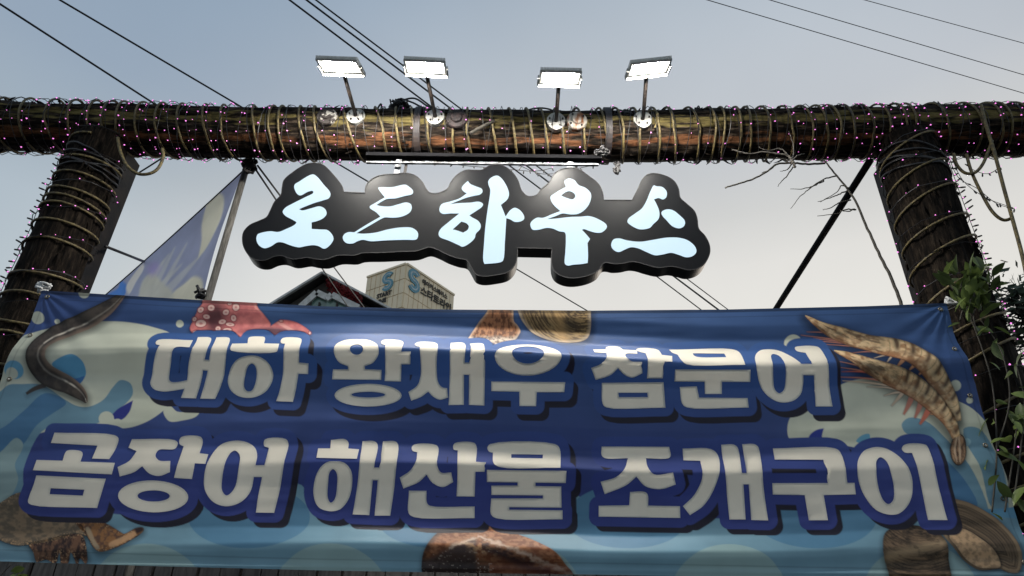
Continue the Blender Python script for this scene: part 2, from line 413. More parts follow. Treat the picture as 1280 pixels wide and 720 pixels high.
for (t0, t1, sgn) in (((178, 195), (111, 365), -1), ((1089, 205), (1134, 350), 1)):
    a = at(*t0, 3.25); b = at(*t1, 3.25); e = extend(a, b, -0.02); a = extend(a, b, 4.27)
    off = Vector((sgn * 0.06, -0.06, 0))
    MB().bar(a + off, e + off, 0.12, 0.14, up=(0, 1, 0)).build('steel_column', M_STEELD, gate)
for x in (525, 757):
    X = at(x, 170, YG).x; zc = float(beam_z(X)); s = MB()
    th = [i / 40 * 2 * math.pi for i in range(40)]
    for r, o_ in ((RB + 0.016, 0), ):
        V = []
        for xx in (-0.018, 0.018):
            for t in th: V.append((X + xx, YG + r * math.cos(t), zc + r * math.sin(t)))
        for xx in (-0.018, 0.018):
            for t in th: V.append((X + xx, YG + (r - 0.03) * math.cos(t), zc + (r - 0.03) * math.sin(t)))
        F = []
        for i in range(40):
            j = (i + 1) % 40
            F += [(i, j, 40 + j, 40 + i), (i, 80 + i, 80 + j, j), (40 + i, 40 + j, 120 + j, 120 + i)]
        s.add(V, F)
    s.build('strap', M_STRAP, gate)
# splinters and loose bark along the logs
sp = MB()
for i in range(420):
    X = random.uniform(-3.0, 3.0); th = random.choice([random.uniform(1.2, 2.2), random.uniform(1.3, 1.9), random.uniform(-2.2, -0.6)])
    zc = float(beam_z(X)); n_ = Vector((0, math.cos(th), math.sin(th))); p = Vector((X, YG, zc)) + n_ * (RB - 0.005)
    q = p + n_ * random.uniform(0.012, 0.032) + Vector((random.uniform(-0.06, 0.06), 0, 0))
    sp.tube([p, (p + q) / 2 + n_ * 0.004, q], [0.007, 0.005, 0.001], 4)
for (A, B, r) in ((PL0, PL1, 0.138), (PR0, PR1, 0.154)):
    for i in range(150):
        t = random.uniform(0.02, 2.3); c = A + (B - A) * t; th = random.uniform(0, 6.28)
        n_ = Vector((math.cos(th), math.sin(th), 0)); p = c + n_ * (r - 0.004)
        q = p + n_ * random.uniform(0.006, 0.022) + Vector((0, 0, random.uniform(-0.09, -0.03)))
        sp.tube([p, (p + q) / 2 + n_ * 0.006, q], [0.009, 0.007, 0.002], 4)
tag(sp.build('bark_splinter', M_POST, gate), kind='stuff')

# ================================================================== rope-light tube wrapped round the logs
def wrap_beam(x0, x1, pitch, r, seed, tube_r, name, mat, label, cat, lean=0.04):
    rd = random.Random(seed); pts = []; X = x0; ph = rd.uniform(0, 6.28); n = 22; k = 0; p_cur = pitch; drift = 0
    while X < x1:
        th = ph + k * 2 * math.pi / n
        if k % n == 0: p_cur = pitch * rd.choice([0.45, 0.7, 0.85, 1.0, 1.1, 1.3, 1.7]); drift = 0.7 * drift + 0.3 * rd.uniform(-lean, lean)
        lx = X + drift * math.sin(th)
        zc = float(beam_z(lx)); rr = r + 0.010 * max(0, math.sin(th)) ** 2
        pts.append((lx, YG + rr * math.cos(th), zc + rr * math.sin(th)))
        X += p_cur / n; k += 1
    pts = smooth_path(pts, 2)
    o = MB().tube(pts, tube_r, 7).build(name, mat, None, True, pts[0])
    return tag(o, label, cat)
wrap_beam(-3.05, 3.05, 0.112, RB + 0.006, 5, 0.0066, 'rope_light', M_ROPE, 'tan rope-light tube coiled along the whole log crossbeam', 'rope light')
def wrap_post(A, B, r0, rgrow, z1, pitch, seed, tube_r, name, mat, label, cat, tilt):
    rd = random.Random(seed); D = (B - A).normalized(); pts = []; s = 0.06; k = 0; n = 22; pc = pitch; ph = rd.uniform(0, 6)
    ux = Vector((1, 0, 0)); ux = (ux - D * ux.dot(D)).normalized(); uy = D.cross(ux)
    Lm = (A.z - z1) / -D.z
    while s < Lm:
        th = ph + k * 2 * math.pi / n
        if k % n == 0: pc = pitch * rd.choice([0.35, 0.8, 1.0, 1.2, 1.5])
        r = r0 + rgrow * s + 0.012
        c = A + D * (s + tilt * math.cos(th)) ; pts.append(c + ux * (r * math.cos(th)) + uy * (r * math.sin(th)))
        s += pc / n; k += 1
    pts = smooth_path(pts, 2)
    return tag(MB().tube(pts, tube_r, 7).build(name, mat, None, True, pts[-1]), label, cat)
wrap_post(PL0, PL1, 0.133, 0.012, 0.5, 0.135, 8, 0.0065, 'rope_light', M_ROPE, 'tan rope-light tube coiled down the log post near the hanging flag', 'rope light', 0.03)
wrap_post(PR0, PR1, 0.149, 0.012, 0.5, 0.165, 21, 0.0065, 'rope_light', M_ROPE, 'tan rope-light tube coiled down the log post with climbing leaves', 'rope light', -0.045)
def cord(name, px, Y, r, mat, label, cat, group=None, n=7):
    P = smooth_path([at(x, y, Y[i] if isinstance(Y, (list, tuple)) else Y) for i, (x, y) in enumerate(px)], 7)
    return tag(MB().tube(P, r, n).build(name, mat, None, True, P[0]), label, cat, group)
cord('loose_cord', [(147, 172), (150, 188), (158, 206), (172, 217), (187, 217), (198, 210), (204, 196), (203, 186)], 2.93, 0.0085, M_ROPE, 'loose tan cord loop drooping beneath the beam beside the flag-side post', 'cord')
cord('loose_cord', [(1226, 131), (1232, 155), (1244, 195), (1256, 240), (1268, 283), (1279, 325), (1290, 380)], 2.92, 0.0095, M_ROPE, 'long tan cord hanging straight down from beam outside leafy post', 'cord')
cord('loose_cord', [(1208, 193), (1214, 214), (1226, 240), (1240, 264), (1254, 275), (1266, 272)], 2.94, 0.0085, M_ROPE, 'short tan cord curving up to a dark taped end beneath beam', 'cord')
cord('loose_cord', [(1192, 192), (1196, 206), (1206, 216), (1218, 216), (1228, 206), (1236, 188), (1240, 176)], 2.93, 0.0085, M_ROPE, 'tan cord loop sagging under the beam just outside leafy post', 'cord')

# dark cables lashed round the tops of the posts
for (A, B, r0, lab, sd_) in ((PL0, PL1, 0.138, 'black cable lashed round the top of the flag-side log post', 3), (PR0, PR1, 0.154, 'black cable lashed round the top of the leafy log post', 4)):
    rd = random.Random(sd_); D_ = (B - A).normalized(); ux_ = Vector((1, 0, 0)); ux_ = (ux_ - D_ * ux_.dot(D_)).normalized(); uy_ = D_.cross(ux_); P = []
    for k_ in range(22 * 5):
        th = k_ * 2 * math.pi / 22; w_ = 0.20 + 0.05 * math.sin(k_ * 0.11) + 0.05 * math.sin(th + k_ * 0.02) + rd.uniform(-.004, .004)
        P.append(A + D_ * w_ + ux_ * ((r0 + .008) * math.cos(th)) + uy_ * ((r0 + .008) * math.sin(th)))
    tag(MB().tube(smooth_path(P, 2), 0.006, 6).build('lashed_cable', M_WIRE, None, True, P[0]), lab, 'cable')
# ================================================================== pink string lights
bulb_t = np.array([(0, 0, -0.5), (0.6, 0, 0), (-0.3, 0.52, 0), (-0.3, -0.52, 0), (0, 0, 0.5)])
bulb_f = [(0, 2, 1), (0, 3, 2), (0, 1, 3), (4, 1, 2), (4, 2, 3), (4, 3, 1)]
def lights(name, wire_pts, bulbs, label, r=0.0040):
    root = thing(name, wire_pts[0][0], label, 'string lights')
    wb = MB()
    for wp in wire_pts: wb.tube(wp, 0.0021, 4)
    wb.build('wire', M_WIRE, root)
    b = MB()
    for p in bulbs:
        s = r * random.choice([0.6, 0.75, 0.9, 1.0, 1.25]); b.add([Vector(p) + Vector(v) * s * 2 for v in bulb_t], bulb_f)
    tag(b.build('bulb', M_BULB, root), kind='stuff')
    return root
# beam: two loose wires wound with a long pitch
wires, bulbs = [], []
for sgn, seed in ((1, 2), (-1, 9)):
    rd = random.Random(seed); P = []; X = -3.0; th = 0.0
    while X < 3.0:
        zc = float(beam_z(X)); r = RB + 0.010 + rd.uniform(0, 0.012)
        P.append(Vector((X, YG + r * math.cos(th), zc + r * math.sin(th)))); th += sgn * 0.33
        X += 0.0058 * rd.uniform(0.4, 1.6)
    wires.append(smooth_path(P, 1))
    for i, p in enumerate(P):
        X = p.x; keep = 0.45 if (X < -0.9 or X > 1.5) else 0.2
        if 1.95 < X < 2.35 or -2.6 < X < -1.6: keep = 0.85
        if rd.random() < keep: bulbs.append(p + Vector((rd.uniform(-0.02, 0.02), (p.y - YG) * 0.02, (p.z - float(beam_z(X))) * 0.02)))
lights('string_lights', wires, bulbs, 'pink fairy light string wound around the log crossbeam')
def post_lights(A, B, r0, seed, px_edge, label, side):
    rd = random.Random(seed); D = (B - A).normalized(); ux = Vector((1, 0, 0)); ux = (ux - D * ux.dot(D)).normalized(); uy = D.cross(ux)
    P = []; s = 0.0; th = 0.0; bl = []
    while s < 2.6:
        r = r0 + 0.012 * s + 0.014 + rd.uniform(0, 0.012)
        p = A + D * s + ux * (r * math.cos(th)) + uy * (r * math.sin(th)); P.append(p)
        if rd.random() < 0.6: bl.append(p + (p - (A + D * s)) * 0.06)
        th += 0.36; s += 0.0105 * rd.uniform(0.3, 1.7)
    E = [at(x, y, 2.98) for x, y in px_edge]; E = smooth_path(E, 14)
    st = []
    for i, p in enumerate(E):
        if i % 3 == 0:
            q = p + Vector((side * rd.uniform(0.012, 0.034), rd.uniform(-0.02, 0.0), rd.uniform(-0.006, 0.02))); st.append([p, q])
            if rd.random() < 0.5: bl.append(p + Vector((0, -0.012, 0)))
    root = lights('string_lights', [P, E], bl, label)
    k = MB()
    for p, q in st: k.tube([p, p.lerp(q, 0.5), q], [0.002, 0.005, 0.004], 5)
    tag(k.build('unlit_bulb', M_WIRE, root), kind='stuff')
post_lights(PL0, PL1, 0.134, 31, [(84, 190), (66, 222), (50, 255), (36, 290), (20, 325), (4, 358), (-12, 395)], 'pink fairy light string wound down the log post near the hanging flag', -1)
post_lights(PR0, PR1, 0.150, 32, [(1182, 190), (1194, 225), (1206, 258), (1218, 290), (1230, 322), (1242, 356), (1258, 396), (1276, 440), (1290, 470)], 'pink fairy light string wound down the log post with climbing leaves', 1)
# garland hanging from the beam by the leafy post, and one under the beam above the sign
def garland(px_lists, Y, label, step=2):
    W = [smooth_path([at(x, y, Y) for x, y in q], 6) for q in px_lists]
    bl = []; st = []
    for E in W:
        for i, p in enumerate(E):
            if i % step == 0:
                q = p + Vector((random.uniform(-0.014, 0.014), -0.004, random.uniform(-0.028, -0.012))); st.append((p, q))
                if random.random() < 0.18: bl.append(p + Vector((0, -0.01, 0)))
    root = lights('string_lights', W, bl or [W[0][0]], label)
    k = MB()
    for p, q in st: k.tube([p, p.lerp(q, 0.5), q], [0.0018, 0.0045, 0.0035], 5)
    tag(k.build('unlit_bulb', M_WIRE, root), kind='stuff')
garland([[(1186, 196), (1198, 222), (1222, 236), (1245, 254), (1268, 261)], [(1190, 198), (1204, 226), (1232, 247), (1264, 259)], [(1206, 205), (1220, 214), (1236, 217), (1250, 209)]], 2.95, 'drooping unlit fairy light strands under the beam outside leafy post', 3)
garland([[(555, 203), (580, 207), (605, 209), (640, 212), (668, 214), (690, 210)], [(652, 208), (675, 217), (700, 216), (725, 210), (755, 204)]], 3.0, 'thin fairy light strands sagging between the beam and lit sign', 3)

# ================================================================== flood lights
def lamp(base_px, lamp_px, label, yaw_extra=0.0, roll=0.0, tilt=23.0, YL=2.53, long=1.0):
    B, nrm = beam_hit(*base_px); Lc = at(*lamp_px, YL)
    root = thing('flood_light', B, label, 'flood light', 'flood lights on the beam')
    # flange
    x = Vector((1, 0, 0)); y = nrm.cross(x).normalized(); y = y if y.z > 0 else -y
    f = MB(); ring = []; out_pts = []
    for i in range(28):
        a = i / 28 * 2 * math.pi; r = 0.052 * (1 + (0.16 * max(0, -math.sin(a)) ** 6))
        out_pts.append((r * math.cos(a), r * math.sin(a)))
    V = [B + x * a + y * b + nrm * -0.02 for a, b in out_pts] + [B + x * a + y * b + nrm * 0.012 for a, b in out_pts]
    F = [(i, (i + 1) % 28, 28 + (i + 1) % 28, 28 + i) for i in range(28)] + [tuple(range(28, 56))]
    f.add(V, F); f.build('base_plate', M_PLATE, root)
    for i in range(5):
        a = i / 5 * 2 * math.pi + 0.3; c = B + x * 0.038 * math.cos(a) + y * 0.038 * math.sin(a) + nrm * 0.010
        MB().tube([c, c + nrm * 0.009], 0.0055, 6).build('bolt', M_BOLT, root)
    yaw = math.atan2(-(B.x - Lc.x), (B.y - Lc.y)) * 0.55 + yaw_extra
    M = Matrix.Rotation(yaw, 3, 'Z') @ Matrix.Rotation(math.radians(tilt), 3, 'X') @ Matrix.Rotation(roll, 3, 'Y')
    Tm = lambda v: Lc + M @ Vector(v)
    W, D, H = 0.104, 0.072, 0.009
    E = Tm((0, D + 0.012, -0.012))
    MB().tube([B - nrm * 0.004, B + nrm * 0.03, E], [0.013, 0.0105, 0.0105], 10).build('arm', M_ARM, root, True)
    h = MB()                      # tapered die-cast body with a rim round the glass
    def frustum(x0, y0, z0, x1, y1, z1):
        V = [Tm((sx * x0, sy * y0, z0)) for sx, sy in ((-1, -1), (1, -1), (1, 1), (-1, 1))] + [Tm((sx * x1, sy * y1, z1)) for sx, sy in ((-1, -1), (1, -1), (1, 1), (-1, 1))]
        return V, [(0, 1, 5, 4), (1, 2, 6, 5), (2, 3, 7, 6), (3, 0, 4, 7), (4, 5, 6, 7), (3, 2, 1, 0)]
    h.add(*frustum(W, D, -H * 0.2, W * 0.86, D * 0.8, H * 1.2))
    for (cx, cy, hx, hy) in ((0, -D + 0.005, W, 0.005), (0, D - 0.005, W, 0.005), (-W + 0.005, 0, 0.005, D - 0.010), (W - 0.005, 0, 0.005, D - 0.010)):
        h.box(Tm((cx, cy, -H * 0.7)), (hx, hy, H * 0.55), M)
    body = h.build('housing', M_ALU, root)
    fn = MB()
    for i in range(27):
        fx = -W * 0.95 + i * W * 1.90 / 26
        fn.box(Tm((fx, -D - 0.002, H * 0.2)), (0.0022, 0.005, H * 0.9), M)
        fn.box(Tm((fx, 0, H * 1.4)), (0.0022, D * 0.8, H * 0.6), M)
    fn.build('heat_sink_fin', M_ALU, root)
    led = MB(); led.box(Tm((0, 0, -H * 0.30)), (W - 0.034, D - 0.034, 0.003), M); led.build('led_panel', M_LED, root)
    V = [Tm((sx * (W - 0.033), sy * (D - 0.033), -H * 0.32)) for sx, sy in ((-1, -1), (1, -1), (1, 1), (-1, 1))] + [Tm((sx * (W - 0.010), sy * (D - 0.010), -H * 1.15)) for sx, sy in ((-1, -1), (1, -1), (1, 1), (-1, 1))]
    MB().add(V, [(0, 1, 5, 4), (1, 2, 6, 5), (2, 3, 7, 6), (3, 0, 4, 7)]).build('glowing_reflector', M_REFLGLOW, root)  # sloped reflector sides; their lit look is added by emission
    br = MB(); br.box(Tm((0, D + 0.010, -H * 1.2 - 0.006)), (W * 1.03, 0.0025, 0.011), M)
    for sx in (-1, 1): br.box(Tm((sx * W * 1.045, D * 0.5 + 0.006, -0.010)), (0.003, D * 0.5 + 0.012, 0.010), M)
    br.build('bracket', M_PLATE, root)
    MB().tube([Tm((0, D + 0.008, -0.02)), Tm((0, D + 0.008, -0.028))], 0.007, 6).build('bolt', M_BOLT, root)
lamp((445, 146), (425, 81), 'lit flood light skewed sideways on arm by flaking round plate', -0.02, 0.04)
lamp((544, 147), (532, 82), 'lit flood light by the dark maroon round plate and cable bundle', 0.06, 0.0)
lamp((695, 152), (700, 95), 'lit flood light lowest on its arm beside the rust-streaked plate', 0.02, 0.0, YL=2.55)
lamp((803, 150), (811, 83), 'lit flood light tipped up at one end beside the wire ball', 0.02, -0.10)

# round plates left on the beam
def plate(px, mat, label, r=0.058):
    B, nrm = beam_hit(*px); x = Vector((1, 0, 0)); y = nrm.cross(x)
    root = thing('round_plate', B, label, 'metal plate', 'old round plates on the beam')
    k = MB()
    prof = [(r * 0.98, -0.03), (r * 1.0, 0.010), (r * 0.92, 0.018), (r * 0.55, 0.020), (r * 0.45, 0.030), (0.001, 0.032)]
    n = 30; V = []; F = []
    for (rr, z) in prof:
        for i in range(n):
            a = i / n * 2 * math.pi; V.append(B + x * rr * math.cos(a) + y * rr * math.sin(a) + nrm * z)
    for j in range(len(prof) - 1):
        for i in range(n): F.append((j * n + i, j * n + (i + 1) % n, (j + 1) * n + (i + 1) % n, (j + 1) * n + i))
    k.add(V, F).build('disc', mat, root, False)
    for i in range(4):
        a = i * math.pi / 2 + 0.6; c = B + (x * math.cos(a) + y * math.sin(a)) * r * 0.74 + nrm * 0.014
        MB().tube([c, c + nrm * 0.010], 0.006, 6).build('bolt', M_BOLT, root)
plate((409, 147), material('flaking_white', (0.025, 0.019, 0.017), 0.7, color2=(0.34, 0.32, 0.29), scale=22, lo=0.52, hi=0.58, bump=0.4), 'round beam plate with flaking white paint over dark rust')
plate((571, 150), material('maroon_rust', (0.014, 0.009, 0.010), 0.7, color2=(0.03, 0.015, 0.014), scale=30, bump=0.3), 'dark maroon round plate on the beam', 0.062)
plate((721, 152), material('rust_streak', (0.34, 0.32, 0.28), 0.6, color2=(0.22, 0.08, 0.025), scale=16, stretch=(3, 1, 0.6), lo=0.50, hi=0.62, bump=0.2), 'white round plate on the beam streaked with orange rust')

# ================================================================== lit sign
YS, TS = 2.93, 0.085
c1, c2, c3, c4, c5 = (300, 195), (410, 195), (530, 195), (650, 195), (760, 195)
board = (tr(c1, 4.5, [(14, 475), (20, 430), (55, 390), (110, 365), (150, 345), (170, 310), (195, 258), (230, 220), (237, 180), (247, 138), (290, 98), (370, 48), (420, 40), (470, 52), (500, 78)])
  + tr(c2, 4.5, [(30, 105), (65, 148), (82, 175), (90, 203, 1), (208, 208, 1), (213, 170), (240, 135), (290, 110), (380, 101), (440, 96), (490, 110), (530, 145), (550, 180), (570, 205), (600, 211)])
  + tr(c3, 4.5, [(95, 204), (132, 184), (150, 150), (182, 110), (235, 80), (285, 80), (330, 78), (365, 56), (405, 49), (455, 60), (500, 95), (530, 140), (550, 195), (578, 224)])
  + tr(c4, 4.5, [(60, 228), (95, 218), (120, 186), (165, 148), (190, 102), (230, 76), (290, 66), (340, 80), (390, 115), (440, 155), (464, 200), (472, 248, 1)])
  + tr(c5, 4.5, [(135, 249, 1), (165, 190), (193, 132), (220, 106), (260, 98), (330, 115), (375, 145), (398, 190), (406, 235), (440, 268), (485, 310), (502, 355), (510, 410), (545, 450), (570, 500), (572, 550), (542, 608), (500, 635), (450, 643), (400, 630), (350, 622), (290, 630), (220, 615), (170, 600), (130, 596), (80, 606), (30, 608), (0, 602)])
  + tr(c4, 4.5, [(470, 605), (440, 645), (380, 675), (290, 688), (230, 675), (195, 650), (179, 610), (178, 522, 1)])
  + tr(c3, 4.5, [(526, 518, 1), (525, 570), (508, 620), (470, 655), (400, 672), (330, 678), (290, 665), (265, 625), (240, 588), (190, 576), (130, 555), (80, 530), (30, 514)])
  + tr(c2, 4.5, [(500, 535), (400, 540), (300, 545), (190, 548), (150, 560), (60, 560)])
  + tr(c1, 4.5, [(480, 583), (420, 580), (380, 572), (300, 582), (235, 563), (190, 568), (140, 588), (90, 585), (50, 560), (22, 515)]))
sign = thing('shop_sign', tuple(at(595, 300, YS)), 'black cloud-shaped sign with glowing pale blue brush lettering', 'sign')
BP = curve2(board, 4)
def plane_pts(P, Y): return [at(a, b, Y) for a, b in P]
pts, tris = fill([BP], None)
tris = [t for t in tris]
front = plane_pts(BP, YS); back = [v + Vector((0, TS, 0)) for v in front]; nB = len(BP)
FV = plane_pts(pts, YS)
obj('face', FV, tris, M_FACE, sign)
side = MB(); side.add(front + back, [(i, (i + 1) % nB, nB + (i + 1) % nB, nB + i) for i in range(nB)])
side.build('side_return', M_SIGNK, sign, False)
obj('back_panel', [v + Vector((0, TS, 0)) for v in FV], [tuple(reversed(t)) for t in tris], M_SIGNK, sign)
# thin edge trim standing 2 mm proud of the face
cen = sum(front, Vector()) / nB; trim = MB()
inn = []
for i in range(nB):
    d_ = (front[(i + 1) % nB] - front[i - 1]); nn = Vector((-d_.z, 0, d_.x)).normalized(); inn.append(nn)
area = sum(front[i].x * front[(i + 1) % nB].z - front[(i + 1) % nB].x * front[i].z for i in range(nB))
sg = 1 if area > 0 else -1
ring0 = [v + Vector((0, -0.003, 0)) - n_ * sg * 0.0015 for v, n_ in zip(front, inn)]
ring1 = [v + Vector((0, -0.003, 0)) + n_ * sg * 0.003 for v, n_ in zip(front, inn)]
ring2 = [v + Vector((0, 0.004, 0)) for v in ring0]
trim.add(ring0 + ring1 + ring2, [(i, (i + 1) % nB, nB + (i + 1) % nB, nB + i) for i in range(nB)] + [(i, (i + 1) % nB, 2 * nB + (i + 1) % nB, 2 * nB + i) for i in range(nB)])
trim.build('edge_trim', material('sign_trim', (0.014, 0.014, 0.016), 0.6, 0.0, scale=20, spec=0.2), sign)
SL = [
 [(tr(c1, 4.5, [(330, 145), (408, 103), (432, 115), (470, 160), (508, 208), (500, 235), (470, 247), (420, 262), (360, 285), (330, 298, 1), (350, 306), (400, 294), (450, 283), (480, 300), (486, 325), (465, 350), (430, 365), (402, 372, 1), (402, 410, 1), (450, 413), (495, 418), (525, 458), (515, 488), (475, 520), (440, 505), (410, 500), (370, 505), (330, 512), (280, 500), (240, 485), (210, 484), (170, 508), (135, 517), (105, 500), (92, 470), (98, 442), (115, 433), (170, 423), (215, 427), (260, 410), (305, 388), (317, 373), (300, 360), (255, 335), (240, 315), (252, 293), (300, 265), (370, 230), (412, 207), (408, 195), (380, 200), (340, 220), (322, 213), (305, 180), (308, 160)]), [])],
 [(tr(c2, 4.5, [(283, 178), (300, 175), (360, 175), (435, 161), (455, 172), (478, 195), (474, 212), (430, 224), (380, 237), (330, 241), (300, 256), (271, 275, 1), (300, 282), (350, 283), (400, 270), (440, 261), (465, 270), (471, 290), (460, 315), (420, 338), (370, 346), (320, 344), (308, 348), (230, 392), (157, 434, 1), (200, 437), (270, 430), (340, 412), (420, 401), (475, 405), (505, 430), (505, 455), (496, 468), (430, 470), (330, 473), (240, 478), (195, 470), (165, 478), (140, 490), (105, 489), (88, 475), (83, 455), (95, 437), (115, 428), (148, 429, 1), (210, 390), (295, 341, 1), (270, 315), (236, 292), (235, 283), (262, 266), (320, 232, 1), (300, 208)]), [])],
 [(tr(c3, 4.5, [(247, 140, 1), (258, 155), (290, 170), (325, 185), (329, 200), (315, 215), (280, 223), (240, 233), (190, 252), (140, 272, 1), (200, 265), (260, 262), (310, 257), (332, 270), (325, 285), (290, 310), (254, 333, 1), (270, 345), (305, 365), (319, 388), (315, 410), (292, 435), (285, 460), (255, 490), (217, 509), (195, 500), (140, 475), (90, 455), (82, 440), (90, 415), (140, 370), (200, 322, 1), (150, 322), (105, 324), (88, 310), (88, 290), (100, 270), (150, 255), (200, 238), (242, 209, 1), (225, 200), (212, 182), (220, 165), (235, 150)]),
   [tr(c3, 4.5, [(210, 367, 1), (240, 378), (252, 395), (245, 415), (220, 431, 1), (190, 420), (160, 412, 1), (185, 390)])]),
  (tr(c3, 4.5, [(362, 140), (380, 120), (410, 110), (430, 120), (460, 160), (478, 210), (470, 240), (432, 274, 1), (445, 305), (459, 340, 1), (485, 305), (510, 291), (540, 305), (562, 335), (563, 352), (545, 366), (510, 369), (485, 355), (463, 348, 1), (460, 400), (455, 480), (445, 585), (430, 596), (340, 606, 1), (333, 585), (337, 500), (345, 400), (358, 300), (372, 210), (372, 185), (363, 160)]), [])],
 [(tr(c4, 4.5, [(250, 140), (275, 126), (305, 135), (330, 163), (370, 180), (398, 210), (398, 245), (375, 290), (330, 323), (280, 327), (240, 322), (200, 337), (148, 355, 1), (200, 352), (280, 343), (340, 341), (390, 338), (440, 355), (485, 385), (488, 402), (460, 428), (430, 430), (390, 420), (360, 410), (347, 414, 1), (365, 432), (394, 466, 1), (380, 488, 1), (383, 560), (381, 600, 1), (350, 606), (300, 610), (270, 615), (253, 605), (255, 540), (258, 470), (253, 430), (220, 422), (185, 407), (150, 403), (100, 414), (70, 412), (58, 385), (65, 368), (95, 347), (130, 347), (180, 327), (228, 309, 1), (195, 280), (175, 250), (172, 228), (195, 210), (235, 185), (258, 172), (252, 155)]),
   [tr(c4, 4.5, [(230, 222, 1), (255, 203), (280, 197), (305, 210), (311, 228), (296, 243), (265, 236)])])],
 [(tr(c5, 4.5, [(258, 165), (272, 170), (305, 174), (330, 200), (328, 230), (310, 243), (285, 235), (258, 243, 1), (275, 275), (288, 310), (286, 350), (255, 382), (235, 403), (180, 411), (140, 395), (110, 370), (115, 352), (150, 325), (190, 295), (215, 255), (240, 195)]), []),
  (tr(c5, 4.5, [(302, 314), (330, 300), (365, 305), (405, 335), (432, 365), (430, 390), (405, 405), (365, 395), (330, 360), (304, 330)]), []),
  (tr(c5, 4.5, [(30, 470), (60, 463), (110, 475), (180, 482), (250, 472), (330, 459), (400, 460), (450, 475), (490, 510), (497, 540), (475, 562), (440, 568), (400, 555), (355, 543), (310, 552), (265, 557), (220, 540), (170, 518), (130, 512), (95, 525), (60, 539), (30, 525), (18, 500)]), [])]]
for glyph in SL:
    g = MB()
    for outer, holes in glyph:
        rings = [curve2(outer, 5)] + [curve2(h_, 5) for h_ in holes]
        p2, t2 = fill(rings)
        g.add(plane_pts(p2, YS - 0.003), t2)
        for rg in rings:
            a = plane_pts(rg, YS - 0.003); k = len(a)
            g.add(a + [v + Vector((0, 0.004, 0)) for v in a], [(i, (i + 1) % k, k + (i + 1) % k, k + i) for i in range(k)])
    g.build('letter', M_GLOW, sign)
rail = MB()
a = at(458, 197, 2.965); b = at(752, 201, 2.965)
rail.bar(a + Vector((0, 0, 0.012)), b + Vector((0, 0, 0.012)), 0.040, 0.022)
ro = rail.build('mounting_rail', material('rail_black', (0.006, 0.006, 0.007), 0.9, scale=9, spec=0.05), sign)
lip = MB(); lip.bar(at(458, 203.2, 2.94), at(748, 206.2, 2.94), 0.014, 0.009); lip.build('rail_lip', M_STEEL, sign)
for (ax, ay, bx, by) in ((499, 200, 495, 221), (713, 203, 711, 214)):
    a = at(ax, ay, 2.97); b = at(bx, by, 2.97) - Vector((0, 0, 0.03))
    MB().bar(a, b, 0.030, 0.012, up=(0, 1, 0)).build('hanger', M_STEEL, sign)
    MB().bar(a + Vector((0.035, 0.03, 0)), b + Vector((0.035, 0.03, 0)), 0.014, 0.010, up=(0, 1, 0)).build('hanger_stay', M_STEELD, sign)

# ================================================================== printed banner
YB = 2.84
top_px = [(52, 363), (120, 367), (230, 374), (400, 383), (560, 387), (730, 388.5), (900, 387), (1080, 383), (1183, 379)]
bot_px = [(-98, 697), (0, 702), (200, 708), (400, 713), (600, 716.5), (730, 718), (900, 721), (1100, 725), (1303, 729)]
lin_px = lambda A, s: np.interp(s, np.linspace(0, 1, len(A)), A)
ref_s = np.linspace(0, 1, 200)
tw = np.array([tuple(at(x, y, YB)) for x, y in top_px]); bw = np.array([tuple(at(x, y, YB)) for x, y in bot_px])
def edge_curve(Wp, s):
    x = Wp[0, 0] + (Wp[-1, 0] - Wp[0, 0]) * s
    z = np.interp(x, Wp[:, 0], Wp[:, 2])
    return x, z
# fold profile: (photo row at mid-banner, height towards the viewer in metres)
_fy = [360, 388, 404, 418, 440, 447, 470, 500, 530, 560, 574, 583, 610, 640, 662, 684, 694, 704, 730, 760]
_fh = [0.0, 0.0, -0.004, -0.001, 0.0135, 0.0125, 0.000, -0.003, -0.002, -0.006, -0.003, -0.001, -0.006, -0.008, -0.007, 0.003, 0.003, 0.000, 0.0, 0.0]
_gy = np.arange(340, 780, 1.0); _gh = np.interp(_gy, _fy, _fh)
_k = np.exp(-(np.arange(-8, 9) / 2.2) ** 2); _k /= _k.sum(); _gh = np.convolve(_gh, _k, 'same')
def fold(px, py):
    """cloth relief towards the viewer (m)"""
    px = np.asarray(px, float); py = np.asarray(py, float)
    warp = 14 * np.sin((px - 250) / 420.0) * np.exp(-((py - 430) / 90) ** 2) + 6 * np.sin(px / 150.0 + py / 300.0) + 7 * (fbm(px / 160.0, py / 300.0, 5, 2) - 0.5)
    amp = 0.42 + 1.05 * np.exp(-((px - 660) / 380.0) ** 2)
    amp = amp * (0.75 + 0.5 * vn(px / 210.0, py / 160.0, 77))
    h = 3.0 * amp * np.interp(py - warp, _gy, _gh)
    # broad belly and fine tension wrinkles
    h = h + 0.012 * np.sin((py - 380) / 340 * math.pi)
    h = h + 0.0050 * (fbm(px / 260.0 + py / 900.0, py / 34.0, 9, 3) - 0.5) + 0.0016 * (fbm(px / 70.0, py / 12.0, 19, 2) - 0.5)
    # pull lines running in from the tied corners
    for cx, cy, sx in ((52, 363, 1), (1183, 379, -1)):
        dx = (px - cx) * sx; dy = py - cy; a = np.arctan2(dy, np.maximum(dx, 1e-3)); r = np.hypot(dx, dy)
        h = h + 0.0025 * np.sin(a * 16) * np.exp(-r / 130.0) * sstep(0, 30, r)
    # small hem roll at the bottom
    h = h + 0.004 * np.exp(-((py - 704 - px * 0.012) / 3.0) ** 2)
    return h
NS, NT = 1320, 400
ss, tt = np.meshgrid(np.linspace(0, 1, NS), np.linspace(0, 1, NT), indexing='ij')
xt, zt = edge_curve(tw, ss); xb, zb = edge_curve(bw, ss)
edge = np.minimum(ss, 1 - ss)
GX = xt + (xb - xt) * tt; GZ = zt + (zb - zt) * tt
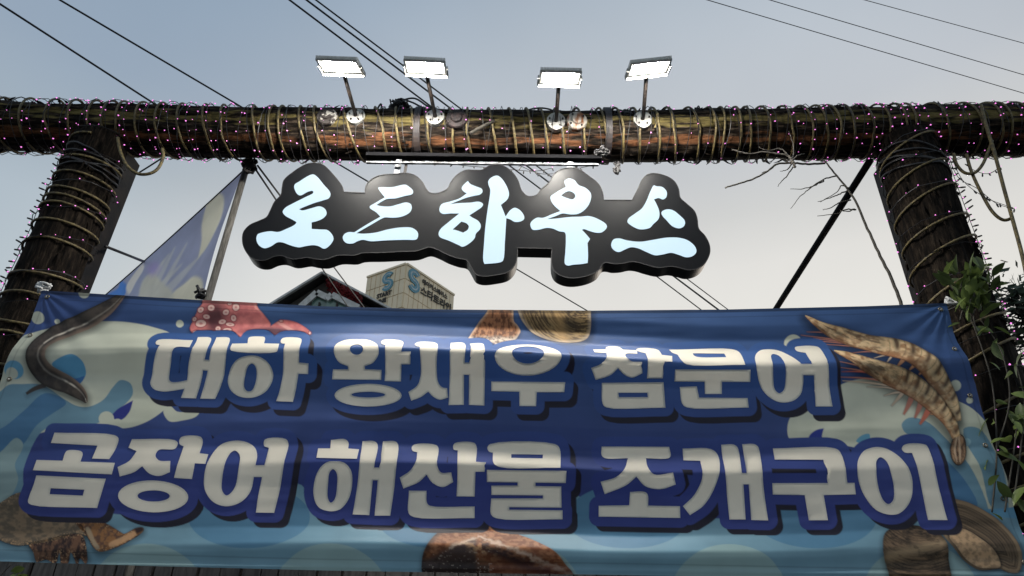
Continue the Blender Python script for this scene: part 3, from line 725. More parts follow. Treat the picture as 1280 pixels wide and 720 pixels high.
# side edges scallop slightly between ties
GX = GX + np.where(ss < 0.5, 1, -1) * 0.012 * np.abs(np.sin(tt * math.pi * 3.0)) * np.exp(-edge * 60)
PX, PY = project(np.stack([GX, np.full_like(GX, YB), GZ], -1))
GY = YB - fold(PX, PY)
# ---- paint
PS = 1.55                                    # print colours below are as photographed; this lifts them to reflectance
def col(c): return np.clip(lin(c) * PS, 0, 0.9)
C = np.zeros(PX.shape + (3,))
g = sstep(380, 640, PY)[..., None]
C[:] = col((50, 74, 114)) * (1 - g) + col((48, 58, 108)) * g
edge_r = sstep(300, 0, PX)[..., None]
C = C * (1 - edge_r * 0.25) + col((52, 52, 120)) * edge_r * 0.25
def region(bb, pad):
    m = (PX > bb[0] - pad) & (PX < bb[2] + pad) & (PY > bb[1] - pad) & (PY < bb[3] + pad)
    return np.nonzero(m)
def bbox(P): P = np.asarray(P); return P[:, 0].min(), P[:, 1].min(), P[:, 0].max(), P[:, 1].max()
def paint(poly, color, soft=0.6, grow=0.0, alpha=1.0, tex=None):
    P = curve2(poly, 5) if isinstance(poly, list) else poly
    I = region(bbox(P), grow + soft + 2); x = PX[I]; y = PY[I]
    d = sdist(P, x, y) - grow
    a = (1 - sstep(-soft, soft, d)) * alpha
    cc = col(color) if tex is None else tex(x, y, d)
    C[I] = C[I] * (1 - a[:, None]) + cc * a[:, None]
    return I, d
def spot(cx, cy, r, color=(176, 178, 166)): paint(np.array(ell(cx, cy, r, r * 0.97, 28)), color)
CREAM = (174, 176, 160); LB = (98, 130, 146); MB_ = (66, 104, 136); PALE = (126, 146, 146)
# waves, left
paint([(-120, 470), (20, 430), (32, 419, 1), (62, 410), (100, 403), (135, 401), (160, 402), (190, 408), (218, 421), (230, 470), (212, 506), (200, 518), (180, 530), (156, 536), (125, 532), (60, 540), (0, 560), (-120, 580)], CREAM)
paint([(-120, 540), (-20, 500), (0, 491), (12, 482), (28, 481), (54, 482), (82, 500), (97, 508), (112, 509), (130, 500), (142, 485), (152, 476), (164, 480), (167, 492), (160, 503), (148, 513), (138, 521), (120, 531), (60, 536), (40, 560), (30, 600), (40, 640), (100, 720), (-120, 720)], LB)
paint([(-120, 560), (0, 538), (30, 515), (58, 492), (84, 504), (66, 518), (48, 532), (30, 556), (0, 580), (-120, 620)], MB_)
paint([(-120, 640), (-60, 600), (0, 566), (22, 548), (30, 556), (20, 580), (24, 600), (10, 625), (-30, 650)], PALE)
paint([(68, 458), (80, 450), (95, 446), (107, 455), (109, 468), (101, 481, 1), (86, 470)], (78, 132, 164))
paint([(82, 473), (96, 474), (107, 471), (100, 481)], (52, 98, 148))
paint(np.array(ell(20, 464, 12, 11)), (92, 142, 168)); paint(np.array(ell(17, 468, 7.5, 7)), CREAM)
paint([(140, 520, 1), (148, 512), (158, 506), (167, 501, 1), (163, 515), (154, 525), (146, 526)], (42, 48, 116))
spot(134, 524, 9.5, CREAM); spot(148, 531, 7, CREAM)
paint([(205, 514), (213, 508), (222, 515), (236, 515), (253, 511, 1), (246, 521), (230, 526), (212, 527)], CREAM)
spot(47, 397, 8, CREAM); spot(71, 401.5, 3.4, CREAM); spot(105, 366, 7, CREAM); spot(224, 404, 4.8, CREAM); spot(992, 429, 11.5, CREAM)
# right
paint([(984, 532), (990, 519), (1004, 513), (1030, 500), (1052, 481), (1100, 474), (1150, 480), (1190, 499), (1215, 512), (1245, 546), (1300, 620), (1300, 660), (1220, 660), (1150, 600), (1090, 566), (1050, 556), (1000, 553), (986, 548)], CREAM)
paint([(1126, 531), (1135, 523), (1156, 527), (1180, 547), (1205, 575), (1226, 610), (1236, 650), (1190, 650), (1168, 590), (1146, 548), (1130, 541)], LB)
paint([(1203, 537), (1222, 536), (1244, 566), (1258, 606), (1262, 640, 1), (1240, 634), (1226, 590)], LB)
paint([(1160, 560), (1180, 575), (1205, 600), (1222, 632), (1200, 630), (1176, 600)], MB_)
paint([(1009, 551, 1), (1012, 544), (1020, 538), (1029, 536, 1), (1027, 545), (1028, 552, 1)], (40, 52, 122)); paint([(1070, 552), (1076, 545), (1086, 543), (1086, 553)], (92, 142, 166))
spot(1193, 483, 7, CREAM); spot(1211, 501, 4.2, CREAM); spot(1208, 553, 5, (130, 160, 168))
paint([(1120, 660), (1180, 640), (1240, 636), (1310, 640), (1310, 760), (1080, 760)], (84, 130, 158))
# bottom scallops
paint([(-120, 690), (0, 640), (60, 632), (120, 640), (245, 648), (300, 640), (350, 625), (372, 604), (392, 622), (450, 640), (600, 640), (690, 630), (718, 616), (745, 634), (850, 645), (960, 642), (980, 630), (1060, 640), (1140, 650), (1310, 660), (1310, 760), (-120, 760)], LB)
for cx in (310, 546, 785, 1022): paint(np.array(ell(cx, 645, 76, 41, 60)), (74, 112, 138))
for cx in (184, 413, 655, 911, 1150): paint(np.array(ell(cx, 748, 74, 68, 60)), (122, 146, 148))
lo = sstep(560, 720, PY)[..., None]
# ---- seafood prints
PARTS = []                                     # (name, mask)
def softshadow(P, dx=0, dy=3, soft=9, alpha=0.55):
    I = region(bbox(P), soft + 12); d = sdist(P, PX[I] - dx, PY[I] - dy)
    a = (1 - sstep(-2, soft, d)) * alpha; C[I] *= (1 - a[:, None])
def strip_outline(pts, k=6):
    P = smooth_path([(x, y, w_) for x, y, w_ in pts], k); P = np.array([tuple(p) for p in P]); T = np.gradient(P[:, :2], axis=0); T /= np.linalg.norm(T, axis=1, keepdims=True)
    Nn = np.stack([-T[:, 1], T[:, 0]], 1)
    return np.concatenate([P[:, :2] + Nn * P[:, 2:3], (P[:, :2] - Nn * P[:, 2:3])[::-1]]), P
def strip_coords(P, x, y):
    """arc length along, signed offset across (-1..1) for the nearest centre-line point"""
    s = np.concatenate([[0], np.cumsum(np.linalg.norm(np.diff(P[:, :2], axis=0), axis=1))])
    best = np.full(x.shape, 1e12); u = np.zeros(x.shape); v = np.zeros(x.shape)
    for i in range(len(P) - 1):
        ax, ay, aw = P[i]; bx, by, bw_ = P[i + 1]; ex, ey = bx - ax, by - ay; ll = ex * ex + ey * ey + 1e-9
        t = np.clip(((x - ax) * ex + (y - ay) * ey) / ll, 0, 1); dx = x - ax - t * ex; dy = y - ay - t * ey
        d2 = dx * dx + dy * dy; k = d2 < best
        cr_ = (ex * dy - ey * dx) / math.sqrt(ll)
        best = np.where(k, d2, best); u = np.where(k, s[i] + t * math.sqrt(ll), u); v = np.where(k, cr_ / (aw + t * (bw_ - aw) + 1e-6), v)
    return u, v
def mix(a, b, t): t = np.asarray(t)[..., None]; return a * (1 - t) + b * t
def part(name, P, grow=0.3):
    I = region(bbox(P), 2); m = np.zeros(PX.shape, bool); m[I] = sdist(P, PX[I], PY[I]) < grow; PARTS.append((name, m))
# eel
E_out, E_c = strip_outline([(109, 504, 1.5), (105, 497, 6), (98, 490, 9), (86, 482, 11), (72, 476, 12.3), (58, 468, 13), (49, 454, 12.6), (50, 440, 11.5), (57, 428, 10.8), (70, 418, 11.3), (88, 409, 11.5), (106, 401, 11), (122, 392, 10.2), (136, 383, 8.4), (147, 374, 5.6), (154, 366, 4.0)])
softshadow(E_out); F_out, _ = strip_outline([(34, 493, 1.6), (44, 487, 2.6), (58, 482, 3.0)])
softshadow(F_out, alpha=0.3, soft=5); paint(F_out, (52, 46, 44))
def eel_tex(x, y, d):
    u, v = strip_coords(E_c, x, y); n = fbm(x / 9.0, y / 9.0, 4); c = mix(col((52, 45, 43)), col((74, 65, 58)), sstep(0.3, 0.7, n))
    belly = sstep(0.45, 0.95, v); c = mix(c, col((128, 108, 94)), belly * 0.75)
    hl = np.exp(-((v - 0.28) / 0.10) ** 2) * (0.25 + 0.9 * sstep(0.45, 0.7, fbm(u / 9.0, v, 8, 2))); c = mix(c, col((196, 186, 172)), np.clip(hl, 0, 0.85))
    c = mix(c, col((22, 20, 20)), sstep(-0.62, -0.98, v) * 0.7); return c
paint(E_out, None, tex=eel_tex); part('printed_eel', E_out)
# octopus
o_ = (220, 370); q = 7.111
OC = curve2(tr(o_, q, [(240, 20), (232, 70), (205, 110), (160, 190), (125, 255), (118, 285), (150, 330), (300, 340), (480, 330), (545, 350), (585, 378, 1), (620, 335), (700, 300), (850, 330), (880, 345), (940, 330), (1100, 340), (1190, 345), (1190, 315), (1130, 262), (1060, 225), (940, 208), (880, 232), (838, 262, 1), (835, 235), (770, 150), (725, 95), (715, 20)]), 5)
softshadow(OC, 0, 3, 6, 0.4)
def oct_tex(x, y, d):
    n = fbm(x / 7.0, y / 7.0, 14); c = mix(col((166, 94, 96)), col((200, 128, 122)), sstep(0.2, 0.8, n) * 0.6 + 0.2)
    lx = (x - 220) * q; ly = (y - 370) * q
    dk = np.exp(-(((lx - 345) / 85) ** 2 + ((ly - 200) / 160) ** 2)); c = mix(c, col((84, 48, 54)), np.clip(dk * 1.2, 0, 0.9))
    dk2 = np.exp(-(((lx - 850) / 190) ** 2 + ((ly - 315) / 38) ** 2)); c = mix(c, col((66, 52, 66)), np.clip(dk2 * 1.1, 0, 0.85))
    rim = np.exp(-((lx - 560 - (ly - 100) * 1.55 - 150) / 26) ** 2) * (ly > 60); c = mix(c, col((226, 158, 150)), np.clip(rim, 0, 0.6) * (lx > 700))
    return mix(c, col((120, 50, 56)), sstep(-2.0, 0.0, d) * 0.5)
paint(OC, None, tex=oct_tex); part('printed_octopus', OC)
for (cx, cy, rx, ry, rt) in ((222, 125, 30, 24, -.6), (315, 108, 31, 28, 0), (162, 203, 21, 17, -.5), (270, 183, 31, 20, .1), (217, 240, 48, 33, -.1), (445, 147, 30, 24, -.4), (535, 103, 31, 33, 0), (408, 225, 34, 21, -.2), (510, 195, 25, 27, 0), (477, 248, 39, 18, .1), (372, 288, 24, 24, 0), (455, 300, 40, 19, 0), (480, 72, 20, 13, 0), (185, 320, 36, 16, 0), (1190, 330, 10, 14, 0), (932, 218, 16, 8, 0)):
    e_ = np.array(tr(o_, q, ell(cx, cy, rx, ry, 24, rt)))
    paint(e_, (124, 52, 58), 0.8, 0.9, 0.8); paint(e_, (216, 172, 164), 0.5, -0.2)
    paint(np.array(tr(o_, q, ell(cx, cy, rx * 0.34, ry * 0.34, 12))), (168, 104, 102), 0.7, 0, 0.8)
# clams at the top edge
o_ = (570, 375)
CA = curve2(tr(o_, q, [(300, 60), (270, 115), (200, 195), (135, 295), (103, 375), (160, 385), (290, 378), (345, 417), (420, 405), (500, 385), (560, 300), (572, 262), (545, 215), (515, 185), (495, 60)]), 5)
CB = curve2(tr(o_, q, [(555, 60), (565, 140), (610, 210), (690, 290), (800, 345), (950, 378), (1100, 370), (1170, 330), (1195, 270), (1198, 150), (1180, 60)]), 5)
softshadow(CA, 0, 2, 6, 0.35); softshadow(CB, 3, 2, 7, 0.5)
def ca_tex(x, y, d):
    n = fbm(x / 2.2, y / 5.0, 23); c = mix(col((150, 104, 72)), col((92, 58, 40)), sstep(0.4, 0.62, n)); c = mix(c, col((186, 160, 134)), sstep(-4, 0, d) * 0.8)
    b = sstep(417, 424, y + 4 * (fbm(x / 4., y / 4., 3) - .5)); return mix(c, mix(col((176, 164, 150)), col((96, 88, 86)), sstep(0.4, 0.65, fbm(x / 2.5, y / 2.5, 31))), b * 0.85)
def cb_tex(x, y, d):
    r = np.hypot((x - 730) / 1.25, y - 380); n = fbm(r / 1.8, np.arctan2(y - 379, x - 730) * 5, 41)
    c = mix(col((74, 58, 40)), col((142, 118, 80)), sstep(0.35, 0.7, 0.5 + 0.11 * np.sin(r * 2.1 + n * 9) + 1.0 * (n - 0.5)))
    c = mix(c, col((176, 142, 92)), np.exp(-((x - 697 - (y - 390) * 0.25) / 7) ** 2) * 0.55); c = mix(c, col((40, 36, 32)), np.exp(-(((x - 712) / 9) ** 2 + ((y - 405) / 12) ** 2)) * 0.6)
    return mix(c, col((186, 170, 150)), sstep(-6, 0, d) * 0.55)
paint(CA, None, tex=ca_tex); paint(CB, None, tex=cb_tex); part('printed_clam', CA); part('printed_clam', CB)
# prawns
o_ = (1000, 385); q = 3.514
def prawn(center, legs, feelers, tail, seed):
    cl = [(o_[0] + x / q, o_[1] + y / q, w_ / q) for x, y, w_ in center]; O, P = strip_outline(cl)
    softshadow(O, -1, 4, 12, 0.65)
    for (a, b, wd, colr) in feelers + legs:
        a = (o_[0] + a[0] / q, o_[1] + a[1] / q); b = (o_[0] + b[0] / q, o_[1] + b[1] / q)
        m_ = ((a[0] + b[0]) / 2 + 1.5, (a[1] + b[1]) / 2 - 1.5); S, _ = strip_outline([(*a, wd), (*m_, wd * 0.9), (*b, wd * 0.35)], 5)
        paint(S, (40, 30, 30), 1.6, 0.6, 0.5); paint(S, colr, 0.5)
    if tail:
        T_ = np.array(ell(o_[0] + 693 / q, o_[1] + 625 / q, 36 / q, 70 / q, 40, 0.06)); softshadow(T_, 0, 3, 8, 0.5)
        paint(T_, None, tex=lambda x, y, d: mix(mix(col((72, 52, 40)), col((150, 118, 90)), sstep(0.3, 0.7, fbm(x / 2.4, y / 8., 51))), col((34, 26, 24)), sstep(-2.5, 0, d)))
        for dx in (-12, 10):
            S, _ = strip_outline([(o_[0] + (690 + dx * 0.3) / q, o_[1] + 565 / q, 0.8), (o_[0] + (690 + dx) / q, o_[1] + 620 / q, 1.3), (o_[0] + (690 + dx * 0.6) / q, o_[1] + 680 / q, 0.6)], 5); paint(S, (184, 160, 134), 0.6, 0, 0.8)
        part('printed_prawn_tail', T_)
    tot = np.linalg.norm(np.diff(P[:, :2], axis=0), axis=1).sum()
    def tex(x, y, d):
        u, v = strip_coords(P, x, y); n = fbm(x / 6.0, y / 6.0, seed, 3); c = mix(col((152, 116, 82)), col((204, 176, 138)), sstep(0.3, 0.7, n + 0.12 * (0.3 - v)))
        f = u / tot; body = sstep(0.40, 0.47, f)
        seg = (u / tot * 13.0 + 0.25 * v * v) % 1.0; band = np.exp(-((seg - 0.5) / 0.17) ** 2) * body * sstep(0.75, -0.35, v)
        c = mix(c, col((70, 48, 36)), np.clip(band * (0.5 + n * 0.8), 0, 0.9)); c = mix(c, col((62, 48, 38)), np.exp(-((seg - 0.02) / 0.035) ** 2) * body * 0.55)
        hd = (1 - body); st = sstep(0.42, 0.72, fbm(u / 12.0, v * 3.2 + 7, seed + 3)); c = mix(c, col((76, 56, 42)), st * hd * 0.75)
        c = mix(c, col((186, 168, 140)), np.exp(-((v - 0.15) / 0.16) ** 2) * 0.28); c = mix(c, col((146, 92, 62)), sstep(0.45, 0.9, v) * 0.55 * (1 - hd * 0.4))
        c = mix(c, col((52, 40, 32)), sstep(-0.72, -1.0, v) * 0.7); return mix(c, col((46, 34, 28)), sstep(0.86, 1.0, v) * 0.5)
    paint(O, None, tex=tex); part('printed_prawn', O)
PK = (150, 98, 84); OR_ = (152, 108, 78); GY_ = (168, 148, 128)
prawn([(22, 34, 2), (48, 52, 10), (85, 76, 17), (130, 98, 25), (180, 116, 32), (240, 138, 37), (310, 158, 40), (370, 172, 46), (430, 186, 50), (490, 212, 50), (540, 250, 47), (585, 300, 43), (625, 350, 38), (655, 400, 32), (675, 450, 25), (688, 500, 17)],
      [((400, 210), (312, 232), 1.2, GY_), ((395, 215), (366, 252), 1.3, GY_), ((450, 225), (410, 272), 2.8, OR_), ((500, 250), (468, 282), 2.6, OR_), ((540, 280), (512, 300), 2.2, OR_)],
      [((300, 165), (5, 118), 0.9, PK), ((320, 175), (8, 138), 0.8, PK), ((330, 180), (60, 130), 0.9, PK), ((340, 190), (100, 158), 0.8, PK), ((350, 200), (210, 205), 0.8, PK), ((200, 120), (30, 105), 0.7, PK)], False, 60)
prawn([(146, 190, 3), (175, 205, 14), (215, 225, 24), (270, 255, 32), (340, 285, 38), (400, 308, 43), (460, 332, 46), (520, 366, 46), (570, 405, 44), (612, 448, 38), (645, 490, 31), (668, 530, 25), (684, 570, 19)],
      [((455, 372), (365, 388), 1.2, GY_), ((450, 372), (400, 432), 2.2, GY_), ((490, 385), (452, 470), 3.4, PK), ((530, 405), (500, 486), 3.4, PK), ((568, 438), (522, 514), 3.6, (166, 92, 74)), ((600, 470), (570, 470), 2.0, OR_)],
      [((330, 300), (152, 250), 0.9, PK), ((350, 310), (150, 275), 0.8, PK), ((380, 330), (162, 312), 0.9, PK), ((420, 352), (180, 326), 1.0, GY_), ((440, 365), (290, 350), 0.8, GY_), ((330, 300), (170, 292), 0.7, (166, 84, 66))], True, 70)
# crab
o_ = (0, 590); q = 5.54
CRL = curve2(tr(o_, q, [(205, 500), (300, 470), (560, 430), (612, 560), (600, 640), (560, 600), (540, 650), (500, 560), (470, 650), (430, 640), (420, 560), (390, 640), (330, 610), (260, 625), (240, 560)]), 4)
CRB = curve2(tr(o_, q, [(-260, 330), (-120, 260), (0, 215), (40, 190), (130, 145), (300, 150), (480, 240), (560, 345), (600, 440), (520, 425), (400, 470), (250, 498), (130, 512), (40, 490), (-60, 450), (-260, 440)]), 5)
CRC = curve2(tr(o_, q, [(520, 345), (690, 340), (760, 370), (830, 412), (860, 428), (930, 390), (985, 383), (992, 405), (900, 480), (800, 530), (700, 555), (660, 530), (600, 440)]), 5)
for P_ in (CRL, CRB, CRC): softshadow(P_, 0, 3, 8, 0.5)
def crab_tex(seed, a, b, sx, sy):
    def f(x, y, d):
        n = fbm(x / sx, y / sy, seed); c = mix(col(a), col(b), sstep(0.35, 0.65, n)); sp_ = sstep(0.62, 0.74, fbm(x / 1.6, y / 1.6, seed + 9, 2))
        c = mix(c, col((170, 138, 104)), sp_ * sstep(-9, -1, d) * 0.8); return mix(c, col((30, 22, 20)), sstep(-1.2, 0.2, d) * 0.6)
    return f
paint(CRL, None, tex=crab_tex(81, (48, 34, 32), (104, 74, 56), 4, 9)); paint(CRB, None, tex=crab_tex(85, (88, 78, 66), (120, 102, 82), 7, 5)); paint(CRC, None, tex=crab_tex(89, (128, 90, 56), (86, 62, 50), 4, 4))
paint(curve2(tr(o_, q, [(930, 392), (985, 384), (990, 405), (950, 425)]), 4), (44, 30, 30), 2.0)
paint(curve2(tr(o_, q, [(760, 500), (860, 445), (930, 410), (940, 440), (860, 490), (780, 525)]), 4), (176, 140, 104), 1.5, 0, 0.8)
paint(curve2(tr(o_, q, [(610, 380), (660, 470), (700, 530), (680, 540), (630, 470), (590, 390)]), 4), (150, 134, 112), 1.2, 0, 0.8)
for nm, P_ in (('printed_crab_legs', CRL), ('printed_crab_shell', CRB), ('printed_crab_claw', CRC)): part(nm, P_)
# mussel
o_ = (520, 640); q = 6.095
MU = curve2(tr(o_, q, [(180, 140), (340, 100), (540, 85), (740, 150), (900, 215), (1060, 310), (1130, 390), (1200, 490), (1000, 560), (200, 560), (60, 490), (45, 370), (90, 250)]), 5)
softshadow(MU, 0, 3, 7, 0.4)
def mu_tex(x, y, d):
    lx = (x - 520) * q; ly = (y - 640) * q; n = fbm(x / 5., y / 3., 91); dia = ly - 160 - (lx - 480) * 0.42
    c = mix(col((110, 66, 44)), col((150, 104, 74)), sstep(0.3, 0.7, n))
    c = mix(c, col((46, 34, 38)), np.exp(-((dia - 95 - 60 * (n - .5)) / 45) ** 2) * (lx > 500) * 0.9)
    c = mix(c, col((186, 164, 146)), np.exp(-((dia - 22 - 70 * (fbm(x / 6., y / 4., 7) - .5)) / 17) ** 2) * (lx > 470) * 0.85)
    dia2 = ly - 165 + (lx - 470) * 0.42; lefty = sstep(480, 440, lx)
    c = mix(c, col((70, 62, 62)), lefty * sstep(0, 60, dia2) * 0.85); c = mix(c, col((190, 172, 154)), np.exp(-((dia2 - 22 - 60 * (n - .5)) / 15) ** 2) * lefty * (lx > 250) * 0.8)
    c = mix(c, col((36, 26, 24)), sstep(310, 420, ly + 120 * (n - .5) - np.abs(lx - 330) * 0.15) * (lx < 560) * 0.85); c = mix(c, col((84, 40, 28)), sstep(330, 460, ly) * (lx > 560) * 0.6)
    c = mix(c, col((176, 140, 104)), np.exp(-(((lx - 480) / 110) ** 2 + ((ly - 285 - (lx - 480) * .35) / 35) ** 2)) * sstep(.4, .6, n) * 0.8)
    c = mix(c, col((180, 164, 150)), sstep(0.72, 0.82, fbm(x / 2.6, y / 1.9, 99, 2)) * (ly > 300) * (lx < 620) * 0.6)
    return mix(c, col((40, 40, 40)), sstep(-9, 0, d) * (lx < 260) * 0.7)
paint(MU, None, tex=mu_tex); part('printed_mussel', MU)
# clams bottom right
o_ = (1090, 610); q = 6.547
CC = curve2(tr(o_, q, [(110, 370), (200, 310), (380, 305), (540, 360), (600, 440), (622, 560), (625, 800), (190, 800), (110, 620), (82, 500)]), 5)
CD = curve2(tr(o_, q, [(640, 90), (720, 98), (820, 130), (950, 200), (1080, 300), (1180, 440), (1226, 580), (1200, 690), (1110, 692), (1040, 662), (950, 672), (870, 668), (760, 600), (660, 490), (580, 380), (560, 250)]), 5)
CDI = curve2(tr(o_, q, [(700, 330), (790, 350), (880, 415), (970, 490), (1035, 580), (1045, 645), (960, 655), (880, 652), (770, 585), (680, 480), (630, 400)]), 5)
softshadow(CC, 0, 3, 8, 0.5); softshadow(CD, 0, 3, 9, 0.55)
def cc_tex(x, y, d):
    r = np.hypot(x - 1150, (y - 640) * 1.1); n = fbm(r / 1.8, np.arctan2(y - 640, x - 1150) * 4, 103); c = mix(col((58, 48, 40)), col((128, 104, 80)), sstep(.1, .95, .5 + .10 * np.sin(r * 1.7 + n * 9) + 1.1 * (n - .5)))
    return mix(mix(c, col((166, 142, 112)), np.exp(-((y - 697 + (x - 1105) * .25) / 7) ** 2) * .75), col((30, 26, 24)), np.clip(sstep(.55, .72, fbm(x / 9., y / 5., 109)) * .45 + sstep(682, 660, y) * .35, 0, .8)) * (1 - 0.45 * sstep(-7, 0, d))[:, None]
def cd_tex(x, y, d):
    n = fbm(d / 1.6, (x - y) / 28., 113); return mix(mix(col((60, 50, 42)), col((132, 110, 86)), sstep(.1, .95, .5 + .12 * np.sin(d * 1.9 + n * 6) + 1.0 * (n - .5))), col((158, 134, 106)), np.exp(-((d + 3.0) / 1.6) ** 2) * .6)
paint(CC, None, tex=cc_tex); paint(CD, None, tex=cd_tex); paint(CDI, (36, 30, 28), 2.0, 2.5, 0.7)
paint(CDI, None, tex=lambda x, y, d: mix(col((176, 148, 116)), col((136, 112, 88)), sstep(.4, .65, fbm(x / 4., y / 4., 119)) * .8 + sstep(-4, 0, d) * .2))
part('printed_clam', CC); part('printed_clam', CD)

